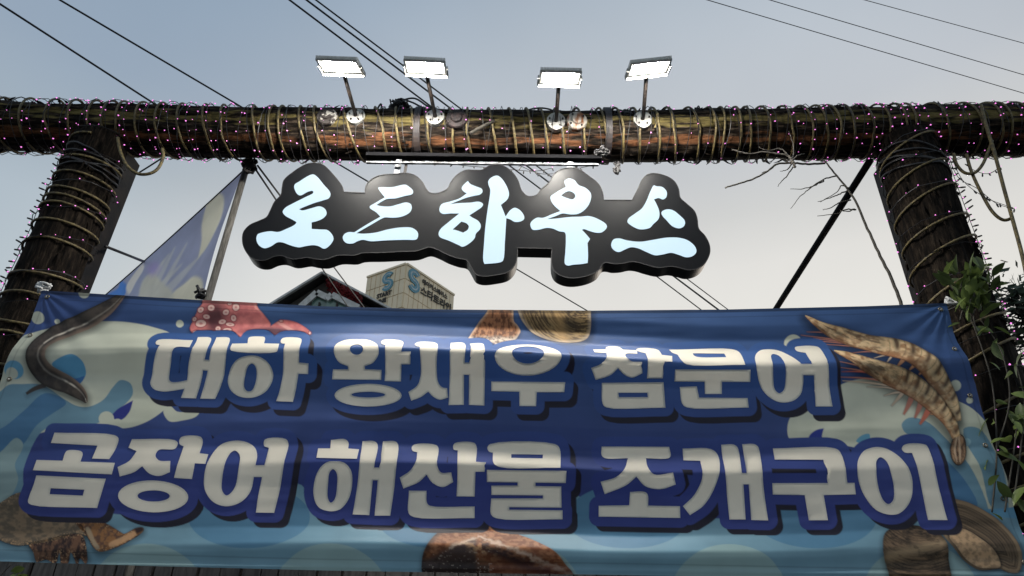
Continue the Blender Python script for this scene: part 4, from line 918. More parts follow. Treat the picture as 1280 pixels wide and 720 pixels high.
# ---- lettering outlines (photo pixels)
a1, k1 = (180, 410), 5.818; a2, k2 = (370, 370), 3.5556; a3, k3 = (720, 370), 3.5556
b0, j0 = (20, 530), 5.539; b1, j1 = (0, 530), 3.2; b2, j2 = (370, 530), 3.5556; b3, j3 = (720, 530), 3.5556; b4, j4 = (1040, 520), 3.6
def G(o, s, *shapes): return [[tr(o, s, ring) for ring in sh] for sh in shapes]
c_ = 1
GLYPHS = [
 G(a1, k1, [[(105, 120), (122, 100), (370, 104, 1), (357, 168, 1), (262, 167), (240, 185), (215, 270), (190, 380), (205, 397), (255, 398), (320, 385, 1), (335, 300), (370, 200), (393, 130), (400, 75, 1), (485, 77), (500, 92), (490, 170), (462, 252, 1), (493, 254, 1), (520, 160), (535, 76, 1), (620, 78), (635, 95), (625, 200), (590, 350), (555, 450), (520, 520, 1), (412, 517, 1), (440, 430), (472, 322, 1), (440, 320, 1), (415, 420), (382, 515, 1), (272, 512, 1), (297, 448, 1), (200, 463), (135, 466), (75, 448), (52, 412), (62, 365), (95, 250), (140, 148, 1), (112, 142)]]),
 G(a1, k1, [[(768, 80), (780, 71), (878, 72), (888, 85), (888, 132, 1), (998, 137, 1), (993, 190), (980, 205), (662, 196), (652, 185), (658, 135, 1), (768, 132, 1)]],
   [[(790, 227), (860, 235), (920, 275), (945, 335), (935, 400), (890, 465), (820, 503), (755, 512), (680, 495), (630, 450), (615, 390), (640, 310), (700, 250)], [(800, 278), (822, 295), (825, 350), (810, 420), (785, 460), (755, 463), (735, 440), (735, 390), (750, 330), (775, 290)]],
   [[(1005, 105), (1020, 82), (1140, 85), (1155, 100), (1150, 180), (1140, 270, 1), (1207, 275, 1), (1198, 343, 1), (1128, 341, 1), (1110, 440), (1085, 540, 1), (962, 535, 1), (985, 470), (1010, 370), (1030, 240), (1040, 137, 1), (1012, 130)]]),
 G(a2, k2, [[(275, 202), (330, 207), (368, 235), (375, 275), (350, 308), (310, 322, 1), (310, 333, 1), (383, 336, 1), (380, 377, 1), (162, 374, 1), (168, 333, 1), (235, 333, 1), (235, 322, 1), (195, 305), (178, 270), (187, 230), (222, 207)], ell(278, 256, 29, 24, 20)],
   [[(383, 217), (395, 205), (470, 210), (482, 222), (475, 270, 1), (517, 270, 1), (512, 317, 1), (473, 317, 1), (468, 384, 1), (395, 382, 1), (402, 300), (405, 238, 1), (388, 230)]],
   [ell(321, 443, 149, 50), ell(322, 440, 74, 12)]),
 G(a2, k2, [[(533, 232), (545, 219), (622, 222), (634, 237), (628, 330), (632, 385), (650, 408), (672, 412, 1), (676, 452, 1), (640, 461), (612, 450), (588, 427, 1), (555, 450), (512, 466, 1), (500, 428, 1), (540, 400), (555, 360), (558, 300), (556, 248, 1), (540, 243)]],
   [[(690, 222, 1), (743, 220), (755, 235), (752, 315, 1), (772, 315, 1), (775, 226, 1), (828, 224), (838, 240), (837, 487, 1), (768, 484, 1), (770, 358, 1), (748, 358, 1), (746, 484, 1), (678, 485, 1), (685, 350)]]),
 G(a2, k2, [ell(1030, 295, 146, 68), ell(1030, 281, 70, 41)],
   [[(868, 384, 1), (1196, 388, 1), (1192, 430, 1), (1070, 430, 1), (1067, 490, 1), (993, 489, 1), (992, 428, 1), (868, 425, 1)]]),
 G(a3, k3, [[(128, 248, 1), (135, 231), (190, 230), (205, 247, 1), (268, 250, 1), (266, 273, 1), (216, 275), (212, 290), (235, 315), (283, 318, 1), (288, 360, 1), (245, 375), (205, 362), (180, 342, 1), (150, 365), (85, 382, 1), (62, 340, 1), (105, 325), (128, 300), (130, 273, 1), (78, 270, 1), (72, 250, 1)]],
   [[(265, 247), (275, 237), (345, 238), (365, 248), (375, 277, 1), (420, 282, 1), (416, 316, 1), (382, 316, 1), (380, 378, 1), (310, 378, 1), (308, 300), (303, 268, 1), (275, 258)]],
   [[(113, 392, 1), (385, 392, 1), (397, 498, 1), (135, 496), (118, 480)], [(187, 434, 1), (315, 434, 1), (318, 452, 1), (190, 452, 1)]]),
 G(a3, k3, [[(412, 242, 1), (690, 237), (722, 252), (737, 327, 1), (478, 327), (458, 310), (445, 272, 1), (425, 262)], [(515, 262, 1), (655, 262, 1), (660, 284, 1), (532, 284), (518, 275)]],
   [[(430, 347, 1), (762, 347, 1), (767, 392, 1), (642, 392, 1), (645, 440, 1), (570, 440, 1), (565, 392, 1), (432, 390, 1)]],
   [[(458, 410, 1), (533, 408, 1), (545, 455, 1), (760, 457, 1), (766, 498, 1), (492, 497), (470, 480)]]),
 G(a3, k3, [[(850, 238), (900, 245), (950, 280), (985, 320, 1), (1032, 320, 1), (1015, 258, 1), (978, 247), (972, 230), (985, 224), (1070, 225), (1085, 238), (1110, 350), (1137, 494, 1), (1062, 494, 1), (1045, 365, 1), (998, 365, 1), (1003, 400), (995, 440), (960, 470), (900, 475), (845, 445), (805, 390), (785, 325), (790, 275), (815, 245)], [(870, 264), (895, 275), (912, 320), (922, 380), (920, 420), (900, 436), (880, 420), (865, 370), (858, 310), (860, 275)]]),
 G(b0, j0, [[(275, 65, 1), (685, 80), (714, 102), (690, 180), (652, 247, 1), (533, 243, 1), (568, 152, 1), (247, 135, 1)]],
   [[(344, 205), (360, 186), (453, 190), (467, 207), (455, 265, 1), (692, 273, 1), (670, 353, 1), (128, 325, 1), (150, 252, 1), (330, 258, 1)]],
   [[(150, 360, 1), (628, 382, 1), (562, 582, 1), (110, 561), (86, 542), (100, 490), (130, 420)], [(245, 447, 1), (476, 457, 1), (465, 497, 1), (237, 487, 1)]]),
 G(b1, j1, [[(530, 62, 1), (698, 65), (712, 76), (700, 100), (642, 103), (630, 112), (625, 130), (640, 148), (685, 150, 1), (683, 195, 1), (640, 210), (600, 200), (573, 172, 1), (540, 195), (482, 212, 1), (475, 175, 1), (520, 150), (548, 110, 1), (515, 95, 1)]],
   [[(718, 67), (730, 52), (803, 52), (812, 66), (800, 118, 1), (835, 122, 1), (825, 162, 1), (783, 160, 1), (770, 222, 1), (698, 217, 1), (718, 150), (735, 90, 1), (720, 82)]],
   [ell(613, 290, 140, 63, 40, 0.02), ell(615, 288, 64, 22)]),
 G(b1, j1, [[(930, 68), (985, 72), (1020, 95), (1030, 130), (1025, 167, 1), (1060, 167, 1), (1075, 95, 1), (1056, 87), (1060, 62), (1143, 60), (1153, 76), (1140, 150), (1118, 260), (1093, 353, 1), (1020, 352, 1), (1030, 290), (1048, 213, 1), (1017, 213, 1), (1000, 270), (960, 312), (900, 328), (850, 310), (820, 265), (818, 215), (840, 140), (880, 85)], [(940, 107), (960, 125), (955, 190), (935, 260), (905, 285), (888, 265), (890, 220), (910, 140), (925, 115)]]),
 G(b2, j2, [[(155, 70, 1), (218, 67), (232, 80), (232, 108, 1), (280, 112, 1), (272, 157, 1), (92, 152, 1), (98, 108, 1), (152, 108, 1)]],
   [[(170, 168), (215, 174), (245, 207), (248, 260), (230, 330), (190, 375), (145, 383), (95, 365), (75, 315), (80, 255), (105, 200), (140, 172)], [(165, 202), (180, 217), (180, 270), (168, 330), (150, 345), (138, 325), (140, 270), (150, 215)]],
   [[(295, 75, 1), (348, 75), (362, 90), (348, 195, 1), (370, 195, 1), (386, 75, 1), (440, 75), (453, 90), (440, 240), (415, 402, 1), (345, 402, 1), (362, 248, 1), (340, 248, 1), (322, 400, 1), (247, 397, 1), (275, 240)]]),
 G(b2, j2, [[(513, 102), (525, 88), (622, 90), (633, 105), (628, 185), (645, 215), (690, 215, 1), (698, 255, 1), (650, 276), (605, 258), (580, 225, 1), (545, 255), (475, 283, 1), (460, 237, 1), (510, 205), (535, 165), (538, 125, 1), (518, 118)]],
   [[(697, 97), (705, 82), (790, 80), (802, 95), (800, 170, 1), (845, 172, 1), (838, 213, 1), (798, 213, 1), (793, 317, 1), (712, 316, 1), (717, 220), (718, 115, 1), (702, 112)]],
   [[(500, 292, 1), (578, 292, 1), (580, 345), (594, 357), (793, 360, 1), (793, 412, 1), (522, 408), (497, 390)]]),
 G(b2, j2, [[(850, 102), (862, 86), (1150, 86), (1173, 105), (1175, 197, 1), (903, 193), (878, 175), (875, 125, 1), (858, 120)], [(957, 132, 1), (1098, 134, 1), (1096, 152, 1), (957, 150, 1)]],
   [[(848, 205, 1), (1202, 210, 1), (1200, 260, 1), (1065, 258, 1), (1065, 272, 1), (1180, 274, 1), (1182, 365, 1), (948, 363, 1), (948, 374, 1), (1187, 377, 1), (1187, 417, 1), (893, 413), (866, 395), (867, 325, 1), (1098, 325, 1), (1098, 312, 1), (868, 310, 1), (868, 270, 1), (985, 270, 1), (985, 257, 1), (848, 255, 1)]]),
 G(b3, j3, [[(115, 98, 1), (415, 100, 1), (423, 138), (412, 150), (312, 150, 1), (318, 190), (345, 225), (430, 218, 1), (445, 268, 1), (380, 287), (310, 275), (268, 235, 1), (225, 270), (130, 307, 1), (110, 255, 1), (180, 235), (215, 200), (232, 150, 1), (130, 150), (115, 135)]],
   [[(243, 298, 1), (308, 298), (322, 310), (325, 357, 1), (467, 360, 1), (470, 412, 1), (104, 405, 1), (104, 357, 1), (240, 355, 1)]]),
 G(b3, j3, [[(475, 108, 1), (600, 110), (632, 135), (637, 210), (610, 300), (570, 360), (512, 400, 1), (480, 360, 1), (530, 310), (560, 240), (553, 163, 1), (478, 160, 1)]],
   [[(645, 92, 1), (703, 92), (722, 110), (735, 220, 1), (756, 220, 1), (738, 90, 1), (793, 90), (812, 105), (830, 250), (860, 425, 1), (785, 423, 1), (768, 268, 1), (745, 268, 1), (760, 420, 1), (688, 420, 1), (665, 240)]]),
 G(b3, j3, [[(875, 108, 1), (1148, 108), (1175, 127), (1205, 262, 1), (1237, 262, 1), (1245, 312, 1), (1103, 315, 1), (1125, 425, 1), (1040, 425, 1), (1018, 315, 1), (877, 312, 1), (872, 263, 1), (1118, 263, 1), (1098, 160, 1), (883, 158, 1)]]),
 G(b4, j4, [[(205, 140), (250, 150), (300, 185), (345, 250), (362, 320), (350, 390), (310, 435), (265, 443), (200, 420), (145, 355), (115, 280), (112, 210), (140, 160), (170, 145)], [(215, 187), (240, 205), (260, 260), (278, 330), (275, 380), (255, 395), (230, 375), (205, 310), (195, 250), (197, 205)]],
   [[(312, 147), (325, 130), (418, 130), (432, 145), (470, 290), (522, 468, 1), (435, 467, 1), (405, 340), (375, 225), (358, 168, 1), (325, 165)]]),
]
RINGS = []
for gl in GLYPHS:
    RINGS.append([[curve2(r_, 5) if any(len(p) > 2 for p in r_) or len(r_) < 18 else np.array(r_) for r_ in sh] for sh in gl])
# dark drop shadow and blue outline are part of the print
LT = np.full(PX.shape, 1e3); DL = np.full(PX.shape, 1e3); DS = np.full(PX.shape, 1e3)
for gi, gl in enumerate(RINGS):
    GW = 10.5 if gi < 8 else 12.0
    sx, sy = ((6.5, 8.5) if gi < 8 else (7.5, 7.5))
    for sh in gl:
        I = region(bbox(sh[0]), 30); x = PX[I]; y = PY[I]
        d = sdist(sh[0], x, y)
        for H in sh[1:]: d = np.maximum(d, -sdist(H, x, y))
        DL[I] = np.minimum(DL[I], d - GW); LT[I] = np.minimum(LT[I], d)
        dd = np.full(x.shape, 1e3)
        for st in ((sx, sy),):
            d2 = sdist(sh[0], x - st[0], y - st[1])
            for H in sh[1:]: d2 = np.maximum(d2, -sdist(H, x - st[0], y - st[1]))
            dd = np.minimum(dd, d2)
        DS[I] = np.minimum(DS[I], dd - GW + 0.5)
def over(D, colr, soft=0.55):
    global C
    a = (1 - sstep(-soft, soft, D))[..., None]; C = C * (1 - a) + colr * a
over(DS, col((30, 28, 40)))
gg = sstep(400, 640, PY)[..., None]
over(DL, col((48, 76, 124)) * (1 - gg) + col((48, 57, 114)) * gg)
# hem stitching lines
hem = np.minimum(np.abs(tt - 0.035), np.abs(tt - 0.965)); C *= (1 - 0.28 * np.exp(-(hem / 0.0022) ** 2))[..., None]
hemx = np.minimum(np.abs(ss - 0.007), np.abs(ss - 0.993)); C *= (1 - 0.25 * np.exp(-(hemx / 0.0008) ** 2))[..., None]
C *= (1 - 0.6 * (1 - sstep(0.012, 0.016, tt)))[..., None]
C *= (0.94 + 0.12 * fbm(PX / 40.0, PY / 40.0, 200))[..., None]
banner = thing('printed_banner', tuple(at(640, 716, YB)), 'wide blue seafood banner with cream Korean lettering tied across the gateway posts', 'banner')
M_VINYL = cloth('printed_vinyl', attr='print_colour', transl=0.36, rough=0.46, spec=0.32)
M_LETTER = cloth('cream_print', color=(0.92, 0.85, 0.72), transl=0.36, rough=0.46, spec=0.32)
idx = np.arange(NS * NT).reshape(NS, NT)
QF = np.stack([idx[:-1, :-1], idx[:-1, 1:], idx[1:, 1:], idx[1:, :-1]], -1).reshape(-1, 4)
GV = np.stack([GX, GY, GZ], -1).reshape(-1, 3); GC = np.concatenate([C.reshape(-1, 3), np.ones((NS * NT, 1))], 1)
def painted(name, V, F, Cc, parent):
    o = obj(name, V, F, M_VINYL, parent, True)
    a = o.data.color_attributes.new('print_colour', 'FLOAT_COLOR', 'POINT'); a.data.foreach_set('color', Cc.astype(np.float32).ravel()); return o
inside = (LT.ravel() < -1.0)                  # the print is one layer: no second sheet behind the letters
sheet_f = QF[~inside[QF].all(1)]
sheet = painted('sheet', GV, sheet_f, GC, banner)
outl = DL.ravel() > 0.0
shad = DS.ravel() > 0.0
for nm, m_ in PARTS:
    mv = m_.ravel() & outl & shad
    f = QF[mv[QF].all(1)]
    if len(f) < 4: continue
    u, inv = np.unique(f, return_inverse=True)
    painted(nm, GV[u] - np.array([0, 0.0015, 0]), inv.reshape(f.shape), GC[u], banner)
for sh_rings in RINGS:
    m_ = MB()
    for sh in sh_rings:
        p2, t2 = fill(sh, 3.6)
        P3 = np.array([tuple(at(a, b, YB)) for a, b in p2]); P3[:, 1] -= fold(p2[:, 0], p2[:, 1]) + 0.0022
        m_.add(P3, t2)
    lo_ = m_.build('letter', M_LETTER, banner, True)
# eyelets along the hems, each with a short cord to the post
M_RING = material('brass_eyelet', (0.25, 0.22, 0.17), 0.4, 0.6, scale=30)
for si, sgn in ((12, -1), (NS - 13, 1)):
    for f in (0.03, 0.20, 0.38, 0.56, 0.74, 0.94):
        ti = int(f * (NT - 1)); c = Vector(GV.reshape(NS, NT, 3)[si, ti]) + Vector((0, -0.003, 0))
        ring = [c + Vector((0.008 * math.cos(a), 0, 0.008 * math.sin(a))) for a in np.linspace(0, 2 * math.pi, 15)]
        MB().tube(ring, 0.0028, 6, False).build('eyelet', M_RING, banner, True)
        e = c + Vector((sgn * random.uniform(.05, .08), 0.07, random.uniform(-.02, .03)))
        MB().tube(smooth_path([c + Vector((0, -.004, 0)), c.lerp(e, .5) + Vector((0, -.01, -.008)), e], 4), 0.0022, 5).build('tie_cord', M_RAG, banner, True)
# corner ties
def tie(px, Y, label):
    c = at(*px, Y); k = MB()
    for i in range(5):
        P = [c + Vector((random.uniform(-.03, .03), random.uniform(-.02, .02), random.uniform(-.025, .025))) for _ in range(4)]
        k.tube(smooth_path(P, 4), 0.006, 6)
    tag(k.build('tie_rag', M_RAG, None, True, c), label, 'rag')
tie((54, 360), 2.85, 'white rag knotted at banner corner nearest the hanging flag'); tie((1186, 377), 2.86, 'white rag knotted at banner corner below the climbing leaves')

# ================================================================== hanging flag, its pole, back stay
VP0 = at(309, 206, 3.30); VP1 = extend(at(306, 210, 3.30), at(258, 375, 3.30), 0.0)
pole = MB(); pole.tube([VP0 + (VP0 - VP1).normalized() * 0.03, VP1], [0.019, 0.021], 10)
tag(pole.build('flag_pole', material('weathered_pole', (0.10, 0.095, 0.085), 0.7, color2=(0.05, 0.046, 0.04), scale=14, stretch=(8, 8, 1), bump=0.3), None, True, VP1), 'thin weathered upright pole holding the pale blue flag behind beam', 'pole')
FL_DIR = Vector((-math.sin(math.radians(45.7)), math.cos(math.radians(45.7)), 0))
FT = at(305, 213, 3.30) + FL_DIR * 0.02; FW, FH, fs, ft = 2.35, 1.9, 150, 120
su, sv = np.meshgrid(np.linspace(0, 1, fs), np.linspace(0, 1, ft), indexing='ij')
FN = Vector((FL_DIR.y, -FL_DIR.x, 0))
# pole side: the cloth is tied at the top and pulls away from the pole below
bow = 0.05 * np.sin(np.clip(sv * 1.2, 0, 1) * math.pi) * np.exp(-su * 6)
U = FW * (su + bow * 0.6); Z = -FH * sv - 0.015 * np.sin(su * math.pi)
rel = (0.03 * np.sin(su * 9 + sv * 5) * (0.3 + su) + 0.02 * np.sin(su * 21 - sv * 8)) * np.clip(sv * 2.0, 0, 1)
FV3 = np.array(FT)[None, None] + U[..., None] * np.array(FL_DIR) + rel[..., None] * np.array(FN) + Z[..., None] * np.array([0, 0, 1.0])
pole_dir = (VP1 - VP0).normalized(); FV3 += (sv * FH / -pole_dir.z)[..., None] * np.array([pole_dir.x, pole_dir.y, 0])
bPX, bPY, bC = PX, PY, C
PX, PY = project(FV3); C = np.zeros(PX.shape + (3,)); PS0 = PS; PS = 1.75
C[:] = col((132, 140, 168)); nn_ = fbm(PX / 30.0, PY / 40.0, 300)[..., None]; C = C * (0.85 + 0.3 * nn_)
o_ = (120, 195); q = 4.0
FCR = (190, 190, 176)
paint(tr(o_, q, [(600, 188), (632, 195), (640, 230), (628, 300), (592, 385), (545, 470), (510, 512, 1), (528, 420), (528, 350), (545, 270), (560, 228)]), FCR, 1.2)
for (a, b, w1) in (((395, 455), (300, 640), 7), ((455, 435), (340, 640), 6), ((365, 490), (230, 680), 9), ((430, 540), (330, 640), 6), ((520, 500), (350, 680), 10), ((340, 520), (270, 640), 6)):
    S, _ = strip_outline([(o_[0] + a[0] / q, o_[1] + a[1] / q, 0.6), (o_[0] + (a[0] + b[0]) / 2 / q, o_[1] + (a[1] + b[1]) / 2 / q, w1 / q * 1.4), (o_[0] + b[0] / q, o_[1] + b[1] / q, w1 / q * 2)], 5); paint(S, (178, 182, 182), 1.6, 0, 0.55)
paint(tr(o_, q, [(380, 690), (440, 640), (490, 602), (525, 615), (535, 660), (500, 760), (360, 760)]), FCR, 1.5)
paint(tr(o_, q, [(215, 690), (235, 620), (280, 585), (330, 630), (390, 700), (330, 760), (200, 760)]), (176, 178, 170), 2.0, 0, 0.9)
paint(tr(o_, q, [(60, 690), (110, 660), (125, 625), (150, 640), (150, 680), (120, 720), (40, 720)]), (70, 118, 196), 1.2)
paint(tr(o_, q, [(150, 660), (190, 590), (235, 540), (240, 560), (200, 630), (165, 690)]), (196, 200, 210), 1.0)
paint(tr(o_, q, [(255, 560), (300, 530), (320, 560), (280, 600)]), (150, 140, 214), 6.0, 0, 0.7)
FC = np.concatenate([C.reshape(-1, 3), np.ones((fs * ft, 1))], 1)
PX, PY, C, PS = bPX, bPY, bC, PS0
flag = thing('hanging_flag', tuple(FT), 'pale blue printed flag stretched back from the thin pole behind beam', 'flag')
M_FLAG = cloth('flag_cloth', attr='print_colour', transl=0.62, rough=0.6, spec=0.3)
ii = np.arange(fs * ft).reshape(fs, ft); fq = np.stack([ii[:-1, :-1], ii[:-1, 1:], ii[1:, 1:], ii[1:, :-1]], -1).reshape(-1, 4)
fo = obj('cloth', FV3.reshape(-1, 3), fq, M_FLAG, flag, True)
a_ = fo.data.color_attributes.new('print_colour', 'FLOAT_COLOR', 'POINT'); a_.data.foreach_set('color', FC.astype(np.float32).ravel())
hem_pts = [Vector(FV3[i, 0]) for i in range(0, fs, 6)]
MB().tube(hem_pts, 0.006, 5).build('top_cord', M_WIRE, flag, True)
kn = MB(); kc = at(311, 207, 3.22)
for i in range(7):
    P = [kc + Vector((random.uniform(-.04, .05), random.uniform(-.03, .03), random.uniform(-.05, .04))) for _ in range(4)]; kn.tube(smooth_path(P, 4), 0.011, 6)
tag(kn.build('tied_knot', material('dark_rag', (0.03, 0.027, 0.028), 0.9, scale=20), None, True, kc), 'dark rag knot lashing the flag pole under the beam', 'knot')
kc = at(251, 364, 3.28); kn = MB()
for i in range(5):
    P = [kc + Vector((random.uniform(-.03, .03), random.uniform(-.03, .03), random.uniform(-.04, .04))) for _ in range(4)]; kn.tube(smooth_path(P, 4), 0.008, 6)
tag(kn.build('tied_knot', M_WIRE, None, True, kc), 'black cord knot low on the flag pole above the banner edge', 'knot')
fp = Vector(FV3[int(fs * 0.52), 0])
best = min(range(fs), key=lambda i: abs(float(project(np.array(FV3[i, 0]))[0]) - 180)); fp = Vector(FV3[best, 0])
tag(MB().tube([at(132, 308, 3.17), at(150, 315, 3.17).lerp(fp, 0.4), fp], [0.008, 0.008, 0.010], 6).build('stay_rope', M_WIRE, None, True, fp), 'dark stay rope from steel column to the flag top edge', 'rope')
sa = at(1088, 200, 3.24); sb = at(970, 386, 4.7); sg_ = extend(sa, sb, 0.0)
tag(MB().tube([sa, sg_], 0.021, 10).build('back_stay', M_STEELD, None, True, sg_), 'straight black steel stay slanting back from the leafy post', 'stay')
ta = at(204, 197, 3.0)
cord('thin_wire', [(205, 196), (188, 207), (172, 217)], [2.98, 3.05, 3.12], 0.0045, M_WIRE, 'short black wire from beam to the flag-side steel column', 'wire')

# ================================================================== overhead cables (strung about nine metres up)
def cable(p0, p1, Z, r, label, sag=0.12, ext0=6.0, ext1=0.0):
    a = atz(*p0, Z); b = atz(*p1, Z); d = (b - a).normalized(); a2 = a - d * ext0; b2 = b + d * ext1; n = 24
    P = [a2.lerp(b2, i / n) + Vector((0, 0, -sag * 4 * (i / n) * (1 - i / n))) for i in range(n + 1)]
    tag(MB().tube(P, r, 6).build('overhead_cable', M_WIRE, None, True, P[0]), label, 'cable', 'overhead cables')
G1 = 'black overhead cable in the close bundle crossing behind the flood lights'
cable((362, 0), (872, 384), 9.0, 0.013, 'lowest overhead cable hanging apart from its close bundle behind flood lights', 0.0, 6, 12)
cable((383, 0), (893, 384), 9.2, 0.012, G1, 0.0, 6, 12)
cable((387, 0), (900, 386), 9.3, 0.011, G1, 0.05, 6, 12)
cable((395, 0), (906, 384), 9.4, 0.012, G1, 0.0, 6, 12)
cable((75, 0), (735, 389), 8.6, 0.012, 'single black overhead cable running from beside the flag to below the sign', 0.0, 6, 12)
cable((0, 5), (195, 131), 8.0, 0.012, 'single black overhead cable ending over the flag-side post', 0.0, 6, 0.3)
G2 = 'thin overhead cable crossing the open sky above the leafy post'
cable((890, 0), (1280, 115), 9.0, 0.0055, 'lowest of three thin cables in open sky above the leafy post', 0.03, 6, 8); cable((968, 0), (1280, 92), 9.2, 0.0055, 'middle of three thin cables in open sky above the leafy post', 0.03, 6, 8); cable((1085, 0), (1280, 53), 9.4, 0.005, 'highest of three thin cables in open sky above the leafy post', 0.02, 6, 8)
for i, (p0, p1) in enumerate((((317, 208), (404, 340)), ((322, 207), (424, 340)))):
    a = at(*p0, 3.26); b = at(p1[0] + 34, p1[1] + 48, 14.0)
    P = [a.lerp(b, t / 16) for t in range(17)]
    tag(MB().tube(P, [0.006 + 0.006 * t / 16 for t in range(17)], 6).build('service_wire', M_WIRE, None, True, P[0]), 'black service wire from the flag pole knot toward the gabled house', 'wire', 'service wires')

# ================================================================== beam clutter: cable bundle and wire balls
def tangle(px, Y, rx, rz, n, r, label, cat, mat=M_WIRE):
    c = at(*px, Y); k = MB()
    for i in range(n):
        P = []
        for _ in range(7):
            v = Vector((random.gauss(0, 0.45), random.gauss(0, 0.45), random.gauss(0, 0.45)))
            if v.length > 1: v.normalize()
            P.append(c + Vector((v.x * rx, v.y * rx * 0.8, v.z * rz)))
        k.tube(smooth_path(P, 4), r, 5)
    return tag(k.build('wire_tangle', mat, None, True, c), label, cat)
tangle((498, 134), 3.05, 0.075, 0.05, 14, 0.005, 'black cable clump on top of beam between two flood lights', 'wire tangle')
tangle((778, 146), 2.98, 0.058, 0.062, 22, 0.0045, 'dark round wire ball on the beam front near a flood light', 'wire tangle')
tangle((872, 142), 3.02, 0.06, 0.04, 12, 0.004, 'flat dark wire snarl on top of beam beyond flood lights', 'wire tangle')
tangle((771, 209), 2.99, 0.022, 0.05, 10, 0.004, 'small dark wire tuft hanging under the beam', 'wire tangle')
tangle((752, 190), 2.95, 0.05, 0.04, 9, 0.004, 'dark wire snarl at end of the sign rail', 'wire tangle')
GB = 'black cable arching over beam into the clump between flood lights'
for q_ in ([(455, 140), (480, 139), (500, 127), (518, 123), (535, 133), (548, 137)], [(460, 141), (484, 137), (498, 124), (515, 128), (530, 135), (552, 138)], [(470, 140), (476, 130), (480, 138), (500, 138), (520, 136), (560, 139)]):
    cord('black_cable', q_, 3.02, 0.0055, M_WIRE, GB, 'cable', 'cables arching over the beam')
cord('black_cable', [(652, 143), (662, 137), (676, 135), (688, 137), (694, 141)], 3.0, 0.005, M_WIRE, 'black cable looping into the foot of lowest flood light', 'cable')
cord('black_cable', [(808, 141), (815, 138), (822, 142), (822, 152), (818, 160)], 2.95, 0.006, M_ROPE, 'tan tube looping beside the foot of tipped flood light', 'cable')
cord('stub_branch', [(588, 167), (600, 160), (618, 151)], 2.945, 0.010, M_TWIGD, 'short dark stick lodged in the coils on beam front', 'stick')

# ================================================================== dead twigs, climbing leaves, tree beyond
def twig(px, Y, r0, r1, k):
    P = smooth_path([at(x, y, Y) for x, y in px], 6); P = [p + Vector((random.gauss(0, .0012), random.gauss(0, .0012), random.gauss(0, .0012))) for p in P]
    k.tube(P, list(np.linspace(r0, r1, len(P))), 6)
def branch(name, mat, Y, main, subs, label):
    root = thing(name, tuple(at(*main[0][0], Y)), label, 'branch')
    k = MB(); twig(main[0], Y, main[1], main[2], k); k.build('stem', mat, root, True)
    for s_ in subs:
        k = MB(); twig(s_, Y + random.uniform(-.02, .02), 0.0042, 0.0014, k); k.build('side_twig', mat, root, True)
branch('dead_branch', M_TWIGD, 3.0, ([(1128, 385), (1116, 352), (1098, 315), (1082, 280), (1066, 246), (1046, 220), (1030, 200)], 0.0085, 0.004),
       [[(1060, 238), (1048, 243), (1036, 248), (1022, 252)], [(1046, 220), (1030, 224), (1012, 236), (1000, 246), (988, 261)], [(1030, 226), (1018, 232), (1004, 236), (988, 236)], [(1064, 250), (1050, 253), (1038, 260), (1028, 262)], [(1070, 262), (1056, 262), (1046, 267), (1022, 270)], [(1062, 236), (1052, 232), (1046, 240), (1026, 252)], [(1068, 261), (1060, 264), (1050, 263)]],
       'dark thorny dead branch rising from the banner to the beam')
branch('dead_branch', M_TWIG, 2.93, ([(994, 209), (990, 200), (984, 194), (972, 192), (955, 190), (935, 192), (915, 187)], 0.007, 0.003),
       [[(990, 200), (992, 188), (990, 176), (986, 164)], [(990, 200), (998, 194), (1006, 192)], [(988, 198), (976, 186), (960, 188), (948, 184)], [(994, 206), (984, 200), (970, 197)]],
       'pale grey forked twig caught on the beam underside')
branch('dead_branch', M_TWIGD, 2.96, ([(1032, 204), (1010, 205), (990, 204), (972, 205), (958, 215), (940, 224), (922, 230), (906, 235)], 0.006, 0.004),
       [[(994, 205), (985, 218), (978, 226), (972, 233)], [(972, 205), (962, 212), (952, 216)], [(990, 204), (984, 212), (975, 214)]],
       'long drooping dark twig under the beam reaching toward the sign')
def leaf_mesh():
    n = 7; V = []; F = []
    for i in range(n + 1):
        t = i / n; wv = 0.27 * math.sin(math.pi * min(1, t * 1.02)) ** 0.8 * (1 - 0.35 * t); zc = -0.18 * t * t
        V += [(-wv, t, zc + wv * 0.32), (0, t, zc), (wv, t, zc + wv * 0.32)]
    for i in range(n):
        a = i * 3; F += [(a, a + 1, a + 4, a + 3), (a + 1, a + 2, a + 5, a + 4)]
    me = mesh_np('leaf', V, F, True); me.materials.append(M_LEAFV); return me
M_LEAFV = cloth('vine_leaf_blade', color=(0.14, 0.19, 0.05), transl=0.35, rough=0.38, spec=0.5)
M_LEAFD = cloth('vine_leaf_dark', color=(0.07, 0.10, 0.03), transl=0.30, rough=0.42, spec=0.5)
LM = leaf_mesh(); LM2 = LM.copy(); LM2.materials[0] = M_LEAFD
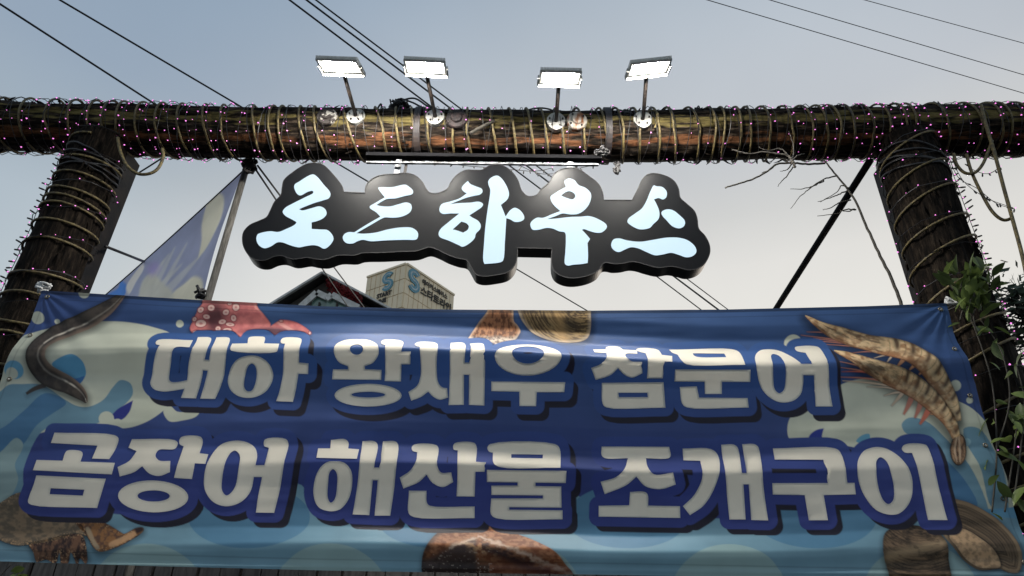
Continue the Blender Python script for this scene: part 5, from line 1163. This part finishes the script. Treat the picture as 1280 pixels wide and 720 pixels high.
def vine(px_paths, Y, nleaf, size, label, spread=0.05, name='climbing_vine', base=None, up=(-1.0, 0.75)):
    root = thing(name, base or tuple(at(*px_paths[0][0], Y)), label, 'vine'); org = ORG[root.name]
    allp = []
    for q_ in px_paths:
        P = smooth_path([at(x, y, Y) for x, y in q_], 8); allp.append(P)
        MB().tube(P, list(np.linspace(0.0035, 0.002, len(P))), 6).build('stem', M_TWIGD, root, True)
    for i in range(nleaf):
        P = random.choice(allp); p = random.choice(P) + Vector((random.uniform(-spread, spread), random.uniform(-0.06, 0.01), random.uniform(-spread, spread)))
        o = bpy.data.objects.new('leaf', LM if random.random() < 0.6 else LM2); COL.objects.link(o); o.parent = root
        o.location = p - org
        d = Vector((random.uniform(-0.8, 0.8), random.uniform(-0.9, 0.1), random.uniform(*up))).normalized()
        o.rotation_euler = (d.to_track_quat('Y', 'Z') @ Matrix.Rotation(random.uniform(-1.2, 1.2), 3, 'Y').to_quaternion()).to_euler()
        s_ = size * random.uniform(0.6, 1.25); o.scale = (s_ * random.uniform(.85, 1.1), s_, s_)
    return root
vine([[(1240, 640), (1246, 560), (1240, 480), (1222, 420), (1208, 385), (1200, 350)], [(1246, 560), (1262, 500), (1252, 440), (1226, 400)], [(1222, 420), (1216, 390), (1220, 360), (1212, 340)]], 2.83, 40, 0.08, 'green leafy vine climbing the log post beside the banner edge', 0.06, base=tuple(extend(PR0, PR1, 0.02)))
vine([[(1200, 400), (1206, 378), (1212, 358), (1218, 342)], [(1215, 395), (1224, 375), (1226, 352)], [(1205, 372), (1190, 360), (1184, 352)]], 2.81, 60, 0.085, 'dense bright leaf cluster on the log post above banner corner', 0.045, up=(0.1, 1.3))
# loose foliage mass at the lower post
vine([[(1256, 640), (1262, 600), (1268, 560), (1272, 520)], [(1268, 620), (1276, 560), (1280, 500), (1270, 455)]], 2.80, 22, 0.08, 'dark leaf mass at the foot side of leafy post', 0.06)
M_CON = cloth('tree_leaf', color=(0.030, 0.045, 0.022), transl=0.25, rough=0.6, spec=0.3)
def tree(base, h, trunk_r, crown, label, seed, nclump, lsize, name='roadside_tree'):
    rd = random.Random(seed); root = thing(name, base, label, 'tree'); b = Vector(base)
    top = b + Vector((rd.uniform(-.3, .3), rd.uniform(-.3, .3), h * 0.93)); tk = MB()
    P = [b.lerp(top, t / 8) + Vector((math.sin(t * 1.3) * .06, math.cos(t) * .05, 0)) for t in range(9)]
    tk.tube(P, list(np.linspace(trunk_r, trunk_r * 0.15, 9)), 10); lim = []
    cr_ = MB()
    for i in range(nclump):
        t = rd.uniform(0.30, 1.0); p = b.lerp(top, t); reach = crown * (1.05 - t * 0.85) * rd.uniform(0.35, 1.0); a = rd.uniform(0, 6.283)
        e = p + Vector((math.cos(a) * reach, math.sin(a) * reach, reach * rd.uniform(0.05, 0.55)))
        tk.tube([p, p.lerp(e, 0.5) + Vector((0, 0, .04)), e], [0.018, 0.011, 0.004], 5)
        for j in range(26):
            c = p.lerp(e, rd.uniform(0.35, 1.05)) + Vector((rd.gauss(0, .10), rd.gauss(0, .10), rd.gauss(0, .09)))
            d = Vector((rd.gauss(0, 1), rd.gauss(0, 1), rd.gauss(0, .7))).normalized(); s_ = lsize * rd.uniform(.6, 1.4); x = d.orthogonal().normalized()
            cr_.add([c, c + d * s_ * .5 + x * s_ * .28, c + d * s_, c + d * s_ * .5 - x * s_ * .28], [(0, 1, 2, 3)])
    tk.build('trunk', M_TWIGD, root, True); tag(cr_.build('crown', M_CON, root), kind='stuff')
tb = at(1306, 470, 6.0); tree((tb.x, 6.0, 0), 5.35, 0.09, 0.80, 'dark leafy tree standing behind and outside the leafy post', 4, 95, 0.10)

# ================================================================== far buildings
D_T = 80.0
M_CLAD = material('cream_cladding', (0.95, 0.78, 0.55), 0.7, color2=(0.88, 0.72, 0.50), scale=0.6)
M_JOINT = material('cladding_joint', (0.74, 0.60, 0.42), 0.8, scale=1)
tc0 = at(508, 331, D_T)
pl_ = atz(459.5, 348, tc0.z); pr_ = atz(567, 370, tc0.z)
tower = thing('office_tower', (tc0.x, tc0.y, 0), 'cream panelled office tower with blue S logo behind the sign', 'building')
H = tc0.z; X0 = Vector((tc0.x, tc0.y, 0)); XL = Vector((pl_.x, pl_.y, 0)); XR = Vector((pr_.x, pr_.y, 0)); XB = XL + XR - X0
pr4 = [XL, X0, XR, XB]
inner = [X0 + (p - X0) * 0.985 + ((XB - X0).normalized() * 0.12) for p in pr4]
MB().add([p for p in inner] + [p + Vector((0, 0, H - 0.25)) for p in inner], [(0, 1, 5, 4), (1, 2, 6, 5), (2, 3, 7, 6), (3, 0, 4, 7), (4, 5, 6, 7)]).build('wall', M_JOINT, tower)
def face_frame(A, B):
    d = (B - A); Lf = d.length; d.normalize(); n_ = Vector((d.y, -d.x, 0))
    if n_.dot(Vector((0, -1, 0))) < 0: n_ = -n_
    return d, Lf, n_
for A, B, nc in ((XL, X0, 8), (X0, XR, 11)):
    d, Lf, n_ = face_frame(A, B); k = MB(); pw = Lf / nc; ph = 2.15; rows = int(H / ph)
    M = Matrix((d, n_, Vector((0, 0, 1)))).transposed()
    for r in range(rows):
        if H - (r + .5) * ph < 20: break
        for c_i in range(nc):
            k.box(A + d * (c_i + .5) * pw + Vector((0, 0, H - (r + .5) * ph)) + n_ * (0.0 + random.uniform(-.01, .01)), (pw / 2 - .05, .10, ph / 2 - .05), M)
    tag(k.build('cladding_panel', M_CLAD, tower), kind='stuff')
    MB().box(A + d * Lf / 2 + Vector((0, 0, H + 0.12)) + n_ * 0.02, (Lf / 2, .22, .14), M).build('parapet', M_CLAD, tower)
M_BLUE = material('logo_blue', (0.11, 0.29, 0.38), 0.5, color2=(0.13, 0.33, 0.42), scale=2); M_LOGOW = material('logo_pale', (0.45, 0.55, 0.58), 0.5, scale=2); M_DKT = material('dark_lettering', (0.03, 0.026, 0.02), 0.6, scale=2)
def S_logo(A, d, n_, u, z, hgt, par):
    """thick rounded S ribbon lying on the wall"""
    P = []; R_ = hgt * 0.25
    for t in np.linspace(0.15, 1.5, 14) * math.pi: P.append((R_ * 1.15 * math.cos(t), R_ + R_ * math.sin(t)))
    for t in np.linspace(0.5, -0.85, 14) * math.pi: P.append((R_ * 1.15 * math.cos(t), -R_ + R_ * math.sin(t)))
    def rib(wd, dep, nm, mat):
        P2 = np.array(P); T = np.gradient(P2, axis=0); T /= np.linalg.norm(T, axis=1, keepdims=True); Nn = np.stack([-T[:, 1], T[:, 0]], 1)
        o1 = P2 + Nn * wd; o2 = P2 - Nn * wd; k = MB(); m = len(P2)
        W3 = lambda p, e: A + d * (u + p[0]) + Vector((0, 0, z + p[1])) + n_ * e
        V = [W3(p, dep) for p in o1] + [W3(p, dep) for p in o2] + [W3(p, 0.1) for p in o1] + [W3(p, 0.1) for p in o2]
        F = []
        for i in range(m - 1): F += [(i, i + 1, m + i + 1, m + i), (i, 2 * m + i, 2 * m + i + 1, i + 1), (m + i, m + i + 1, 3 * m + i + 1, 3 * m + i)]
        k.add(V, F).build(nm, mat, par)
    rib(hgt * 0.17, 0.22, 'logo', M_BLUE); rib(hgt * 0.045, 0.25, 'logo_line', M_LOGOW)
def wall_text(body, size, A, d, n_, u, z, par, mat, bold=0.02, sx=1.0):
    cu = bpy.data.curves.new('text', 'FONT'); cu.body = body; cu.size = size; cu.offset = bold; cu.align_x = 'LEFT'; cu.extrude = 0.03; cu.resolution_u = 3
    tmp = bpy.data.objects.new('lettering', cu); COL.objects.link(tmp); bpy.context.view_layer.update()
    me = bpy.data.meshes.new_from_object(tmp.evaluated_get(bpy.context.evaluated_depsgraph_get())); bpy.data.objects.remove(tmp)
    me.materials.clear(); me.materials.append(mat)
    o = bpy.data.objects.new('lettering', me); COL.objects.link(o); o.parent = par
    M = Matrix((d, Vector((0, 0, 1)), n_)).transposed() @ Matrix.Diagonal((sx, 1, 1)); o.matrix_local = Matrix.Translation(A + d * u + Vector((0, 0, z)) + n_ * 0.20 - ORG[par.name]) @ M.to_4x4()
    tag(o, kind='stuff'); return o
dR, LR, nR = face_frame(X0, XR); dL, LL, nL = face_frame(XL, X0)
S_logo(X0, dR, nR, LR * 0.155, H - 1.75, 2.6, tower)
wall_text('에이커스페이스', LR * 0.083, X0, dR, nR, LR * 0.31, H - 1.30, tower, M_DKT, 0.02)
wall_text('스타트라인', LR * 0.143, X0, dR, nR, LR * 0.29, H - 2.95, tower, M_DKT, 0.03)
S_logo(XL, dL, nL, LL * 0.58, H - 1.75, 2.2, tower)
wall_text('START', LL * 0.125, XL, dL, nL, LL * 0.34, H - 3.95, tower, M_DKT, 0.03); wall_text('LINE', LL * 0.125, XL, dL, nL, LL * 0.34, H - 4.85, tower, M_DKT, 0.03)

# gabled house
D_H = 30.0
M_FASC = material('pale_fascia', (0.68, 0.66, 0.63), 0.6, color2=(0.52, 0.50, 0.47), scale=3); M_ROOFD = material('dark_shingle', (0.035, 0.033, 0.032), 0.8, color2=(0.06, 0.055, 0.05), scale=5, bump=0.3)
M_HWALL = material('dark_render', (0.05, 0.042, 0.038), 0.85, color2=(0.07, 0.06, 0.05), scale=3)
M_GLASS = material('green_glass', (0.16, 0.27, 0.23), 0.12, color2=(0.16, 0.24, 0.21), scale=1.5, spec=0.7)
M_IVY = cloth('red_creeper_leaf', color=(0.24, 0.028, 0.03), transl=0.25, rough=0.6, spec=0.3)
ap = at(406, 349.5, D_H); le = at(352, 383, D_H); re = at(474, 386, D_H); hx = ap.x
house = thing('gabled_house', (hx, D_H, 0), 'dark gabled house with pale fascia boards and green glass dormers', 'house')
sl = (ap.z - le.z) / (ap.x - le.x); sr = (ap.z - re.z) / (re.x - ap.x); wl, wr = 5.0, 5.6
Lz, Rz = ap.z - sl * wl, ap.z - sr * wr
gw = [(hx - wl + .3, D_H, 0), (hx + wr - .3, D_H, 0), (hx + wr - .3, D_H, Rz), (hx, D_H, ap.z - 0.15), (hx - wl + .3, D_H, Lz)]
MB().add([Vector(v) for v in gw] + [Vector(v) + Vector((0, 9, 0)) for v in gw], [(0, 1, 2, 3, 4), (9, 8, 7, 6, 5), (0, 5, 6, 1), (1, 6, 7, 2), (4, 9, 5, 0)]).build('wall', M_HWALL, house)
rf = MB(); A_ = Vector((hx, D_H - .5, ap.z)); Lq = Vector((hx - wl, D_H - .5, Lz)); Rq = Vector((hx + wr, D_H - .5, Rz)); bk = Vector((0, 10, 0)); th_ = Vector((0, 0, .18))
for P_, Q_ in ((Lq, A_), (A_, Rq)):
    MB().add([P_, Q_, Q_ + bk, P_ + bk, P_ + th_, Q_ + th_, Q_ + bk + th_, P_ + bk + th_], [(0, 1, 2, 3), (7, 6, 5, 4), (0, 4, 5, 1), (3, 2, 6, 7)]).build('roof_slope', M_ROOFD, house)
for P_, Q_ in ((Lq, A_), (A_, Rq)):
    MB().bar(P_ + Vector((0, -.06, .06)), Q_ + Vector((0, -.06, .06)), 0.10, 0.17, up=(0, 1, 0)).build('fascia', M_FASC, house)
def dormer(apx, lpx, rpx, Yd):
    a = at(*apx, Yd); l_ = at(*lpx, Yd); r_ = at(*rpx, Yd)
    for p_, q_ in ((l_, a), (a, r_)): MB().bar(p_, q_, 0.3, 0.15, up=(0, 1, 0)).build('fascia', M_FASC, house)
    base = min(l_.z, r_.z) - 2.2
    V = [Vector((l_.x, Yd + .12, base)), Vector((r_.x, Yd + .12, base)), Vector((r_.x, Yd + .12, r_.z)), Vector((a.x, Yd + .12, a.z)), Vector((l_.x, Yd + .12, l_.z))]
    MB().add(V + [v + Vector((0, .2, 0)) for v in V], [(0, 1, 2, 3, 4), (0, 5, 6, 1), (1, 6, 7, 2), (3, 8, 9, 4), (4, 9, 5, 0)]).build('window', M_GLASS, house)
    for f in (0.33, 0.66):
        x = l_.x + (r_.x - l_.x) * f; MB().box((x, Yd + .06, base + 1.2), (.04, .04, 1.3)).build('mullion', M_HWALL, house)
dormer((396, 366), (376, 384), (411, 373), D_H - 0.9); dormer((415, 369), (408, 374), (448, 385), D_H - 1.1)
iv = MB(); iroot = at(430, 368, D_H - .75)
for i in range(620):
    t = random.random(); px_ = 409 + 42 * t; py_ = 356 + 18 * t + random.gauss(0, 4.0) * (1 - .3 * t)
    c = at(px_, py_, D_H - .62 + random.uniform(-.14, .02)); d = Vector((random.gauss(0, 1), random.gauss(0, 1), random.gauss(0, 1))).normalized(); x = d.orthogonal().normalized(); s_ = random.uniform(.08, .18)
    iv.add([c, c + d * s_ * .5 + x * s_ * .4, c + d * s_, c + d * s_ * .5 - x * s_ * .4], [(0, 1, 2, 3)])
tag(iv.build('red_creeper', M_IVY, None, False, iroot), 'dark red creeper spread over the gabled house roof edge', 'creeper')

# ================================================================== plank fence hut behind the banner
hut = thing('plank_wall', (0, 5.6, 0), 'weathered grey plank wall with dark gaps seen below the banner', 'wall')
M_PLK = material('grey_plank', (0.085, 0.08, 0.075), 0.8, color2=(0.045, 0.042, 0.04), scale=4, stretch=(8, 1, 1), bump=0.4)
x = -6.2; tops = 2.75
MB().box((0, 5.75, 1.3), (6.2, .06, 1.3)).build('backing', M_HWALL, hut)
while x < 6.2:
    wd = random.uniform(.13, .19)
    MB().box((x + wd / 2, 5.64 + random.uniform(-.012, .012), 1.36), (wd / 2 - .008, .02, 1.34), Matrix.Rotation(random.uniform(-.012, .012), 3, 'Y')).build('plank', M_PLK, hut); x += wd
vine([[(-30, 760), (-10, 735), (5, 715), (14, 706)], [(20, 760), (16, 735), (24, 715)]], 3.5, 20, 0.10, 'small leafy plant peeking below the banner by plank wall', 0.06, name='leafy_plant', base=tuple(at(5, 800, 3.5)))
